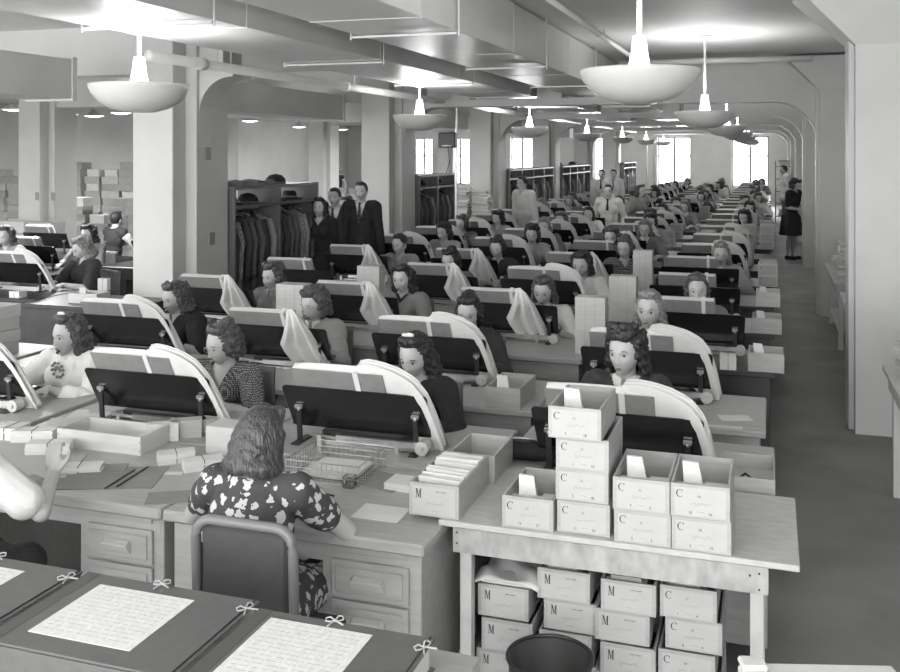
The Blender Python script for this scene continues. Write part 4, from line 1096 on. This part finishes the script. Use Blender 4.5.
for k in range(7, 22):
    for c in (0, 1, 2):
        if rnd.random() < .6: PILES.append((k, XC[c]+rnd.choice((-.52, .30)), rnd.choice((1, 2, 2))))
PILES.sort(key=lambda p: (p[0], -p[1]))
cnt = {}; kept = {}
for k, x, m_ in PILES:
    if any(abs(x-v) < .215 for v in kept.get(k, ())): continue
    if k in (2, 3, 4) and x > -.4: continue
    kept.setdefault(k, []).append(x); q = cnt[k] = cnt.get(k, 0)+1; pile = ORD[q-1]
    for j in range(m_):
        pb((x, BY(k)-.44, DZ+j*.1152), rnd.uniform(-.03, .03), 'pale card box, %s in the %s pile from the aisle, %s' % (('bottom', 'second', 'third')[j], pile, rowname(k)), 'pale card boxes along the far rows')
# pale boxes piled at the left edge, beside the second row
x = xat(-48, 5.15)
for j in range(4):
    r = put_box(x+rnd.uniform(-.01, .01), 5.12, .75+j*.0865 if False else DZ+j*.0862, 'pale box, %s from the bottom of the pile at the left edge' % ORD[j], 'pale boxes at the left edge', w=.33, d=.30, h=.086, label=False, fill='none', m=woodP)
card_stack(x+.08, 5.3, DZ+4*.0862, .14, .12, .10, .3, 'small white card stack on top of the left-edge pile of boxes')
deskG((-5.55+.06, 4.98, 0), 0, 'grey wooden desk under the pile of boxes at the left edge', 'desks of the long rows')

# ------------------------------------------------------------------ the two foreground desks
def front_desk(label, x0, x1, y0, y1, peds, z=DZ, side=False):
    r = thing('desk', label, 'desk', (x0, y0, 0)); w, d = x1-x0, y1-y0
    MB().box(0, 0, z-.045, w, d, z).build('desk_top', deskM, r, bevel=.008)
    MB().box(.04, .06, z-.13, w-.04, .08, z-.046).build('apron', deskM, r)
    MB().box(.03, d-.06, .25, w-.03, d-.04, z-.046).build('back_panel', deskM, r)
    if side: MB().box(.02, .055, 0, .13, .075, z-.046).build('side_panel', deskM, r); MB().box(.02, .0755, 0, .04, d-.065, z-.046).build('side_panel', deskM, r)
    for (a, c) in peds:
        a -= x0; c -= x0
        p = MB().box(a, .062, .12, c, d-.065, z-.046).build('pedestal', deskM, r, bevel=.004)
        for sx in (a+.005, c-.045):
            for sy in (.066, d-.13): MB().box(sx, sy, 0, sx+.04, sy+.05, .12).build('leg', deskM, r)
        MB().box(a+.05, .050, z-.085, c-.05, .0615, z-.06).build('writing_slide', deskM, r, bevel=.002)
        zz = z-.10; 
        for q, hh in enumerate((.15, .15, .20)):
            dr = MB(); dr.box(a+.045, .045, zz-hh, c-.045, .0615, zz-.012); dr.box(a+.065, .038, zz-hh+.02, c-.065, .0455, zz-.032)
            D = dr.build('drawer', deskM, r, bevel=.003)
            m = (a+c)/2; zc = zz-hh/2-.004
            MB().hexa([(m-.068, .0375, zc-.026), (m+.068, .0375, zc-.026), (m+.068, .024, zc-.026), (m-.068, .024, zc-.026), (m-.060, .0375, zc+.022), (m+.060, .0375, zc+.022), (m+.060, .006, zc+.010), (m-.060, .006, zc+.010)]).build('handle', mat('drawer_pull', .48, .35), D, bevel=.003)
            zz -= hh
    return r
D1A = xat(161, 3.2)
front_desk('grey wooden pedestal desk of the woman in the floral blouse', D1A+.004, -1.17, 3.2, 3.965, [(xat(322, 3.26), -1.20)], side=True)
front_desk('grey wooden pedestal desk at the lower left, under the rolled white sleeve', -3.62, D1A-.004, 3.2, 3.965, [(xat(80, 3.26), D1A-.03), (-3.60, -3.2)])
# front chair
y = 2.74; xa, xb = xat(192, y), xat(297, y); zt = zat(245, 524, y); xm = (xa+xb)/2; hw = (xb-xa)/2-.015
r = thing('office_chair', 'grey metal office chair with dark padded back, seen from behind', 'chair', (xm, y, 0))
pts = []
rr = .06
for cx, cz, a0 in ((hw-rr, zt-rr, 0), (-hw+rr, zt-rr, 90)):
    for t in range(7): a = math.radians(a0+t*15); pts.append((cx+rr*math.cos(a), 0, cz+rr*math.sin(a)))
MB().tube([(hw-.01, .05, .0), (hw, .02, .44)]+pts+[(-hw, .02, .44), (-hw+.01, .05, .0)], .017, 12).build('back_frame', mat('chair_grey_paint', .16, .4), r, smooth=True)
MB().box(-hw+.02, -.004, zt-.37, hw-.02, .022, zt-.02).build('backrest', mat('dark_upholstery', .05, .7, .1, 20, .2, 200), r, bevel=.012)
MB().box(-hw+.01, .04, .43, hw-.01, .44, .47).build('seat', mat('dark_upholstery', .05, .7), r, bevel=.012)
for s in (-1, 1): MB().tube([(s*(hw-.02), .42, 0), (s*(hw-.02), .40, .43)], .014, 8).build('leg', MATS['chair_grey_paint'], r)
MB().box(-hw+.01, .0, .50, hw-.01, .015, .52).build('cross_rail', MATS['chair_grey_paint'], r)
# woman in the floral blouse
y = 3.03
f = figure('person', 'woman in a floral blouse seated with her back to the camera', dict(top=1.235, lean=.10, hair='bob', hairm=mat('auburn_hair', .055, .34, .5, 70, .9, 140, stretch=(1, 1, .2)), cloth=floralC, sleeve=.56, wavef=100, wavez=-.03, wavek=.3, hlow=-.088, neck=.238, vox=.006, seed=8, pitch=.32,
           wrist=[(-.06, -.38, .795), (.12, -.36, .795)], hint=[(-1, .35, -.25), (1, .35, -.25)], vneck=(0, .05), puff=.010, gname='blouse', lower=floralC, roll=-.05))
f.location = (xat(257, y), y-.10, 0); f.rotation_euler = (0, 0, PI+.05)
# person at the lower left edge: forearms and rolled sleeves reach into the picture
px0, py0 = -2.93, 2.70
def loc_of(w): return (-(w[0]-px0), -(w[1]-py0), w[2])
a = at(62, 492, .81); c = at(34, 478, .80)
f = figure('person', 'person with rolled white sleeves sorting cards at the lower left edge', dict(top=1.30, lean=.10, hair='bob', hairm=hairB, cloth=whiteC, sleeve=.78, vox=.0055, seed=9, pitch=.3,
           wrist=[loc_of((-2.72, 3.13, .865)), loc_of((-2.98, 3.18, .80))], hint=[(-1, .2, -.9), (1, .3, -.3)], hdir=[(.25, -.25, .9), (-.85, -.35, .05)], hup=[(-.3, .9, .3), (0, 0, 1)], curl=.9, gname='blouse', lower=darkC, puff=.020))
f.location = (px0, py0, 0); f.rotation_euler = (0, 0, PI)
CHAIR((px0, py0-.06, 0), PI, 'office chair under the person with rolled white sleeves', 'office chairs')

# things on the lower left desk
x, y = at(57, 446, DZ); x1 = at(132, 460, DZ)[0]
r = thing('wooden_tray', 'long shallow open wooden box on the lower left desk', 'box', (x, y, DZ)); w = x1-x; d = .22; h = .085
MB().box(0, 0, 0, w, .012, h).build('front_panel', woodP, r); MB().box(0, d-.012, 0, w, d, h).build('back_panel', woodP, r)
MB().box(0, .0121, 0, .012, d-.0121, h).build('end_panel', woodP, r); MB().box(w-.012, .0121, 0, w, d-.0121, h).build('end_panel', woodP, r); MB().box(.0121, .0121, 0, w-.0121, d-.0121, .008).build('tray_bottom', woodM, r)
b = MB()
for xx in (.006, w-.006):
    for zz in (.02, .06): b.cone((xx, -.0012, zz), (xx, .0, zz), .003, n=8)
b.build('nail_head', blackM, r)
card_stack(*at(80, 472, DZ), DZ, .19, .075, .035, .45, 'banded pack of cards by the raised hand on the lower left desk', seed=2)
card_stack(*at(35, 440, DZ), DZ, .20, .08, .055, .35, 'left of two banded card packs left of the open tray', seed=3)
card_stack(*at(50, 452, DZ), DZ, .20, .08, .05, .40, 'right of two banded card packs left of the open tray', seed=4)
card_stack(*at(12, 437, DZ), DZ, .12, .12, .06, .1, 'squat card stack at the left edge of the front desk', seed=5)
card_stack(*at(163, 440, DZ), DZ, .15, .06, .085, .5, 'first of three card packs leaning right of the tray, nearest the tray', seed=6, band=False)
card_stack(*at(186, 436, DZ), DZ, .15, .075, .085, .6, 'card pack standing behind the low packs, left of the upright box', seed=7, band=False, m=labelM)
card_stack(*at(176, 461, DZ), DZ, .16, .085, .045, .7, 'middle card pack right of the open tray', seed=8)
card_stack(*at(203, 468, DZ), DZ, .17, .08, .045, .75, 'front card pack, nearest the floral sleeve', seed=9)
x, y = at(202, 462, DZ); x, y = at(203, 455, DZ)
tag(MB().box(0, 0, 0, .16, .14, .13).build('pale_box', woodP, None, (x, y+.02, DZ), bevel=.003), 'plain pale box standing left of the auburn head', 'box')
_rot(tag(MB().box(-.21, -.14, 0, .21, .14, .003).build('folder', mat('grey_folder', .24, .7, .05, 10), None, at(112, 478, DZ)+(DZ,)), 'grey folder under the pencils on the lower left desk', 'folder'), .35)
_rot(tag(MB().box(-.10, -.06, 0, .10, .06, .004).build('folder', mat('grey_folder', .24), None, at(103, 470, DZ)+(DZ+.0035,)), 'small grey folder lying on the bigger one', 'folder'), .45)
for i, (a, c) in enumerate((((105, 490), (137, 470)), ((117, 488), (150, 467)))):
    p, q = at(a[0], a[1], DZ), at(c[0], c[1], DZ)
    r = thing('pencil', ('left', 'right')[i]+' of two dark pencils on the grey folder', 'pencil', (p[0], p[1], DZ+.0075)); v = Vector((q[0]-p[0], q[1]-p[1], 0))
    MB().cone((0, 0, 0), v*.93, .0035, n=6).build('shaft', blackM, r); MB().cone(v*.93, v, .0035, .0005, 6).build('tip', woodM, r)
_rot(sheet(*at(160, 473, DZ), DZ, .20, .035, 0, 'narrow white paper strip right of the pencils'), .25)
_rot(tag(MB().box(-.14, -.07, 0, .14, .07, .003).build('folder', mat('grey_folder', .24), None, at(182, 497, DZ)+(DZ,)), 'dark folder half under the floral sleeve', 'folder'), .5)
_rot(tag(MB().box(-.2, -.16, 0, .2, .16, .006).build('folder', mat('pale_folder', .42, .7), None, at(30, 468, DZ)+(DZ,)), 'pale folder beneath the sorting hands', 'folder'), .4)
for i, (px, py) in enumerate(((92, 414), (70, 422), (110, 408))):
    _rot(sheet(*at(px, py, DZ), DZ+.001+i*.002, .22, .16, 0, 'loose sheet behind the open tray, %s' % ('middle', 'left', 'right')[i], (paperM, paperG, labelM)[i]), .3+.2*i)

# wire basket with papers, small glass and the other desk things
xa, ya = at(290, 488, DZ); xb = at(350, 492, DZ)[0]
x0, y0 = at(292, 478, DZ); w, d, h = .34, .30, .085
r = thing('wire_basket', 'wire letter basket behind the auburn head', 'basket', (x0-.02, y0-.02, DZ)); b = MB()
for z in (.004, .03, .057, h): b.tube([(0, 0, z), (w, 0, z), (w, d, z), (0, d, z)], .0022 if z < h else .0035, 5, True)
for i in range(15):
    for yy in (0, d): b.cone((w*i/14, yy, 0), (w*i/14, yy, h), .0013, n=4)
for i in range(13):
    for xx in (0, w): b.cone((xx, d*i/12, 0), (xx, d*i/12, h), .0013, n=4)
for i in range(1, 10): b.cone((0, d*i/10, .004), (w, d*i/10, .004), .0013, n=4)
b.build('wire_mesh', steelM, r)
bx, by = x0-.02, y0-.02
for i in range(4): _rot(sheet(bx+.17+rnd.uniform(-.02, .02), by+.14+rnd.uniform(-.02, .02), DZ+.008+i*.006, .24, .18, 0, 'sheet of paper in the wire basket, %s from below' % ORD[i], paperM, .003), rnd.uniform(-.15, .15))
x, y = at(350, 487, DZ)
r = thing('ink_glass', 'small square glass with dark ink in front of the basket', 'inkwell', (x, y, DZ))
MB().box(-.022, -.022, 0, .022, .022, .012).box(-.022, -.022, .012, -.017, .022, .05).box(.017, -.022, .012, .022, .022, .05).box(-.017, -.022, .012, .017, -.017, .05).box(-.017, .017, .012, .017, .022, .05).build('glass_body', clearM, r)
MB().box(-.0165, -.0165, .0125, .0165, .0165, .035).build('ink', inkM, r)
sheet(*at(381, 513, DZ), DZ, .19, .15, 0, 'blank white sheet in front of the right elbow')
_rot(tag(MB().box(-.15, -.09, 0, .15, .09, .003).build('folder', mat('grey_folder', .24), None, at(378, 480, DZ)+(DZ,)), 'grey folder beside the small ink glass', 'folder'), -.3)
card_stack(*at(404, 487, DZ), DZ, .13, .12, .03, -.05, 'low stack of white cards left of the card box marked M', band=False, seed=11)
tag(MB().tube([at(318, 492, DZ+.006)+(DZ+.0065,), at(334, 496, DZ+.006)+(DZ+.0065,)], .004, 6).build('pen', blackM), 'short pen lying by the right forearm', 'pen')

# ------------------------------------------------------------------ white work table with the card boxes
TZ = .77; TX0, TX1, TY0, TY1 = -1.155, .095, 3.40, 4.07
r = thing('work_table', 'pale plywood work table carrying the stacked card boxes', 'table', (TX0, TY0, 0)); w, d = TX1-TX0, TY1-TY0
MB().box(-.03, 0, TZ-.022, w, d, TZ).build('table_top', plyM, r, bevel=.004)
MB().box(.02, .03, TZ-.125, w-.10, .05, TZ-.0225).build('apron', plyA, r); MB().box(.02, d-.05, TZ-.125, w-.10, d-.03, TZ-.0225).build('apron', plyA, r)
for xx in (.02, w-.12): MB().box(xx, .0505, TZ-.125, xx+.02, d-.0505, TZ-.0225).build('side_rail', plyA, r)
for sx in (.041, w-.175+.015):
    for sy in (.0505, d-.0955): MB().box(sx, sy, 0, sx+.045, sy+.045, TZ-.0225).build('leg', plyM, r, bevel=.002)
b = MB()
for q in ((.035, -.03), (.035, -.07), (w-.13, -.035), (w-.13, -.09), (w-.16, -.045)): b.cone((q[0], .0285, TZ-.02+q[1]), (q[0], .030, TZ-.02+q[1]), .004, n=8)
b.build('nail_head', blackM, r)
MB().box(.30, d-.30, .09, w-.2, d-.28, .12).build('stretcher', plyM, r)
# boxes on it: (front-left px, py of the bottom edge), labels by column
H = .115
x, y = at(409, 514, TZ+.0); 
put_box(x, y, TZ, 'wooden card box marked M, filled with white cards, left end of the work table', rz=0, kind='M', nums=(), fill='full', h=.125, w=.20, d=.40, seed=1)
x2, y2 = at(429, 474, TZ)
put_box(x+.02, y+.42, TZ, 'empty wooden box behind the filled card box marked M', fill='none', label=False, h=.115, w=.20, d=.30)
x, y = at(502, 526, TZ); y = max(y, TY0+.004)
put_box(x, y, TZ, 'single open card box marked C beside the tall stack', nums=('14', '17', '11'), seed=2, h=H, w=.193, d=.34)
for i, (nu, dx, dy, nm) in enumerate(((('11', '20', '11'), 0, 0, 'bottom'), (('2', '18', '11'), -.006, .004, 'second'), (('1', '10', '11'), -.004, .0, 'third'), (('7', '18', '11'), -.028, -.02, 'topmost, turned slightly'))):
    x, y = at(557, 531, TZ); y = max(y, TY0+.012)
    put_box(x+dx, y+dy, TZ+i*(H+.0003), 'card box marked C, %s of the stack of four' % nm, 'card boxes marked C on the work table', nums=nu, seed=i, h=H, w=.193, d=.34, fill='few' if i == 3 else 'none', rz=.0)
for i, (nu, nm) in enumerate(((('2', '2', '11'), 'lower of the middle pair right of the tall stack'), (('7', '2', '11'), 'upper of the middle pair right of the tall stack'))):
    x, y = at(614, 541, TZ); y = max(y, TY0+.012)
    put_box(x-.004*i, y-.003*i, TZ+i*(H+.0003), 'card box marked C, %s' % nm, 'card boxes marked C on the work table', nums=nu, seed=i+1, h=H, w=.198, d=.34, fill='few' if i else 'none')
for i, (nu, nm) in enumerate(((('2', '10', '10'), 'lower of the rightmost pair on the work table'), (('10', '16', '10'), 'upper of the rightmost pair on the work table'))):
    x, y = at(671, 551, TZ); y = max(y, TY0+.012)
    put_box(x-.004*i, y, TZ+i*(H+.0003), 'card box marked C, %s' % nm, 'card boxes marked C on the work table', nums=nu, seed=i+2, h=H, w=.20, d=.34, fill='few' if i else 'none')
# boxes under the table
UX = [(478, 0, 'M'), (540, 0, 'M'), (597, 0, 'M'), (661, 0, 'C')]
for i, (px, _, kd) in enumerate(UX):
    yy = 3.52+.02*(i % 2)
    xx = xat(px, yy)
    HU = .122 if i == 0 else H; nn = 4 if i == 0 else 5
    for j in range(nn):
        nu = (('2', '5', '11'), ('3', '7', '11'), ('1', '6', '10'), ('8', '9', '10'), ('1', '4', '11'))[j]
        put_box(xx+(.012, -.01, .014, -.004)[(i+j) % 4], yy+.012*(j % 2), j*(HU+.002), 'card box marked %s under the work table, %s column, %s from the floor' % (kd, ('leftmost', 'second', 'third', 'rightmost')[i], ORD[j]), 'card boxes stored under the work table',
                kind=kd, nums=nu if kd == 'C' else (), seed=i*4+j, h=HU, w=.20, d=.36, fill='low' if (j == nn-1 and i) else 'none', m=woodM)
xx = xat(478, 3.52)
r = thing('paper_bundle', 'crumpled paper bundle on the leftmost boxes under the work table', 'papers', (xx+.11, 3.68, 4*(.122+.002)+.001))
MB().grid(18, 12, lambda u, v: (-.13+.26*u, -.17+.30*v, .032+.018*math.sin(u*8+v*3)*math.sin(v*6)-.028*abs(2*u-1)**3), .004).build('paper_wrapper', paperM, r)
MB().box(-.10, -.14, 0, .10, .10, .02).build('paper_block', paperG, r)
# waste bin
x, y = xat(550, 3.18), 3.18
zt = .45; rt = .150
r = thing('waste_bin', 'round dark metal waste bin in front of the boxes under the table', 'bin', (x, y, 0))
MB().lathe([(0, 0), (.11, 0), (rt-.008, zt-.01), (rt-.011, zt-.01), (.106, .006), (0, .006)], 40).build('bin_wall', mat('dark_enamel', .035, .35, .3, 8, coat=.3), r, smooth=True)
MB().tube([((rt-.006)*math.cos(t*PI/20), (rt-.006)*math.sin(t*PI/20), zt-.006) for t in range(40)], .007, 8, True).build('rim', blackM, r, smooth=True)
# dark handbag behind the table
x, y = at(497, 468, DZ)
r = thing('handbag', 'dark leather handbag on the desk behind the work table', 'handbag', (x+.06, y+.16, DZ))
MB().ell((.04, 0, .045), (.17, .07, .045)).ell((-.06, .01, .04), (.08, .06, .035)).build('bag_body', blackC, r, smooth=True)
MB().tube([(-.12, -.02, .05), (-.09, -.05, .085), (0, -.06, .10), (.08, -.05, .10), (.12, -.02, .07)], .008, 8).build('strap', shoeM, r, smooth=True)
MB().tube([(-.10, .0, .078), (0, .0, .094), (.12, .0, .092)], .006, 6).build('clasp_frame', steelM, r, smooth=True)
# open drawer-like box behind the right end of the table
x, y = at(735, 493, .75)
put_box(-.20, 4.10+.005, DZ, 'open flat box at the aisle end behind the work table', w=.22, d=.34, h=.07, label=False, fill='none', m=woodM)
tag(MB().tube([(-.14, 4.2, DZ+.02), (-.10, 4.28, DZ+.03), (-.06, 4.22, DZ+.02), (-.1, 4.2, DZ+.02)], .006, 6).build('cord_loop', blackM), 'dark loop of cord lying in the open flat box', 'cord')

# ------------------------------------------------------------------ bottom right bench edge
p, q = at(737, 661, .75), at(893, 664, .75); ang = math.atan2(q[1]-p[1], q[0]-p[0]); L = math.hypot(q[0]-p[0], q[1]-p[1])
r = thing('white_bench', 'white-topped bench at the bottom right corner', 'bench', (p[0], p[1], 0), ang)
MB().box(0, -.5, .71, L, 0, .75).build('bench_top', paperM, r, bevel=.01)
MB().box(0, -.06, .7505, .07, 0, .768).build('folded_edge', paperM, r, bevel=.006)
for sx in (.02, L-.06):
    for sy in (-.48, -.06): MB().box(sx, sy, 0, sx+.04, sy+.04, .7095).build('leg', plyM, r)

# ------------------------------------------------------------------ binders on the nearest table
BZ = .80
side_table(-2.75, -.74, 1.25, 2.46, BZ, 'grey table under the tied binders at the bottom', m=deskM)
def bow(b, c, s=1.0, a=0):
    c = Vector(c); R_ = Matrix.Rotation(a, 3, 'Z')
    def T(p): return c+R_ @ (Vector(p)*s)
    for k_, e in ((1, 1), (-1, .9)):
        b.tube([T((0, 0, .006)), T((k_*.015, .012*e, .016)), (T((k_*.032, .016*e, .012))), T((k_*.034, .002, .006)), T((k_*.018, -.006, .006)), T((0, 0, .006))], .0022, 5)
        b.tube([T((0, 0, .006)), T((k_*.018, -.02, .004)), T((k_*.03, -.036, .003))], .0022, 5)
    b.ell(T((0, 0, .006)), .005, u=8, v=6)
BX = [(-2.56, -1.975), (-1.955, -1.37), (-1.35, -.83)]
BP = mat('handwritten_sheet', .70, .75, .10, 40, .05, 30, stretch=(3, 1, 1))
for i, (a, c) in enumerate(BX):
    lab = ('large grey binder with white sheet at the bottom left corner', 'large grey binder with white sheet, middle of the three nearest', 'large grey binder with white sheet, nearest and rightmost, cut by the frame')[i]
    y0, y1 = (1.98, 2.40) if i < 2 else (1.96, 2.36); w = c-a
    r = thing('binder', lab, 'binder', (a, y0, BZ)); T = .082
    MB().box(0, 0, T-.007, w, y1-y0, T).box(0, 0, .0, w, y1-y0, .006).build('cover', bindM, r, bevel=.002)
    MB().box(0, -.004, 0, w, .0115, T-.0072).build('front_flap', bindM, r, bevel=.002)
    MB().box(.012, .012, .0062, w-.012, y1-y0-.012, T-.0072).build('page_block', paperG, r)
    MB().box(-.001, 0.0, .004, .010, y1-y0, T-.003).box(-.0005, .0, T-.0005, .045, y1-y0, T+.001).build('spine', mat('binder_spine_cloth', .085, .6), r, bevel=.001)
    sx0, sx1 = (.09, .41) if i == 1 else ((.10, .42) if i == 0 else (.06, .36))
    s = MB().box(sx0, .07, T+.0003, sx1, .36, T+.0018).build('title_sheet', BP, r)
    b = MB(); RR = random.Random(i)
    for q in range(13):
        yy = .34-q*.02
        xq = sx0+.02
        while xq < sx1-.03:
            l_ = RR.uniform(.01, .04); b.box(xq, yy, T+.0019, min(xq+l_, sx1-.02), yy+.0012, T+.0022); xq += l_+RR.uniform(.004, .012)
    b.build('handwriting', pencilM, s)
    t = MB(); bow(t, (w*.45, y1-y0-.005, T), .7, .5); t.tube([(w*.45, y1-y0+.004, T), (w*.45, y1-y0+.004, .01)], .002, 5)
    t.build('tie_string', mat('cotton_string', .42, .9), r)
    t = MB(); bow(t, (w-.01, y1-y0-.06, T), .75, 1.1); t.build('tie_string', mat('cotton_string', .42, .9), r)
    MB().tube([(w-.012, .0, T+.002), (w-.012, y1-y0, T+.002)], .002, 5).build('elastic_cord', blackM, r)
# ------------------------------------------------------------------ light, camera, view
w = bpy.data.worlds.new('world'); scene.world = w; w.use_nodes = True
bg = w.node_tree.nodes['Background']; bg.inputs[0].default_value = (1, 1, 1, 1); bg.inputs[1].default_value = 3.0
def area(name, loc, rot, sx, sy, e):
    L = bpy.data.lights.new(name, 'AREA'); L.shape = 'RECTANGLE'; L.size = sx; L.size_y = sy; L.energy = e
    o = bpy.data.objects.new(name, L); COL.objects.link(o); o.location = loc; o.rotation_euler = rot; return o
for i, (a, c) in enumerate(WIN): area('window_daylight', ((a+c)/2, BACK+.9, 1.9), (PI/2, 0, PI), c-a, 1.8, 160)
for (lx, ly) in ((-8.3, 3.6), (-8.3, 9.2)): disk_light(lx, ly, 2.60, 26)  # added up-lights with no fixtures, to brighten the left bay ceiling
fl = bpy.data.lights.new('added_front_flood', 'SPOT'); fl.energy = 110; fl.spot_size = 1.9; fl.spot_blend = .8; fl.shadow_soft_size = .25  # added soft fill spot near the camera, not a lamp of the place
o = bpy.data.objects.new('added_front_flood', fl); COL.objects.link(o); o.location = (-2.6, -.6, 3.0)
o.rotation_euler = (Vector((-1.7, 7.0, .8))-o.location).to_track_quat('-Z', 'Y').to_euler()
cam = bpy.data.cameras.new('camera'); co = bpy.data.objects.new('camera', cam); COL.objects.link(co)
co.location = (0, 0, CAM_H); co.rotation_euler = (PI/2, 0, YAW)
cam.sensor_width = 36; cam.lens = 36*F_PX/900; cam.shift_y = -(336-HOR)/900; cam.clip_start = .05; cam.clip_end = 200
scene.camera = co
scene.view_settings.view_transform = 'Standard'; scene.view_settings.look = 'None'; scene.view_settings.exposure = 1.12; scene.view_settings.gamma = 1; scene.view_settings.use_curve_mapping = False
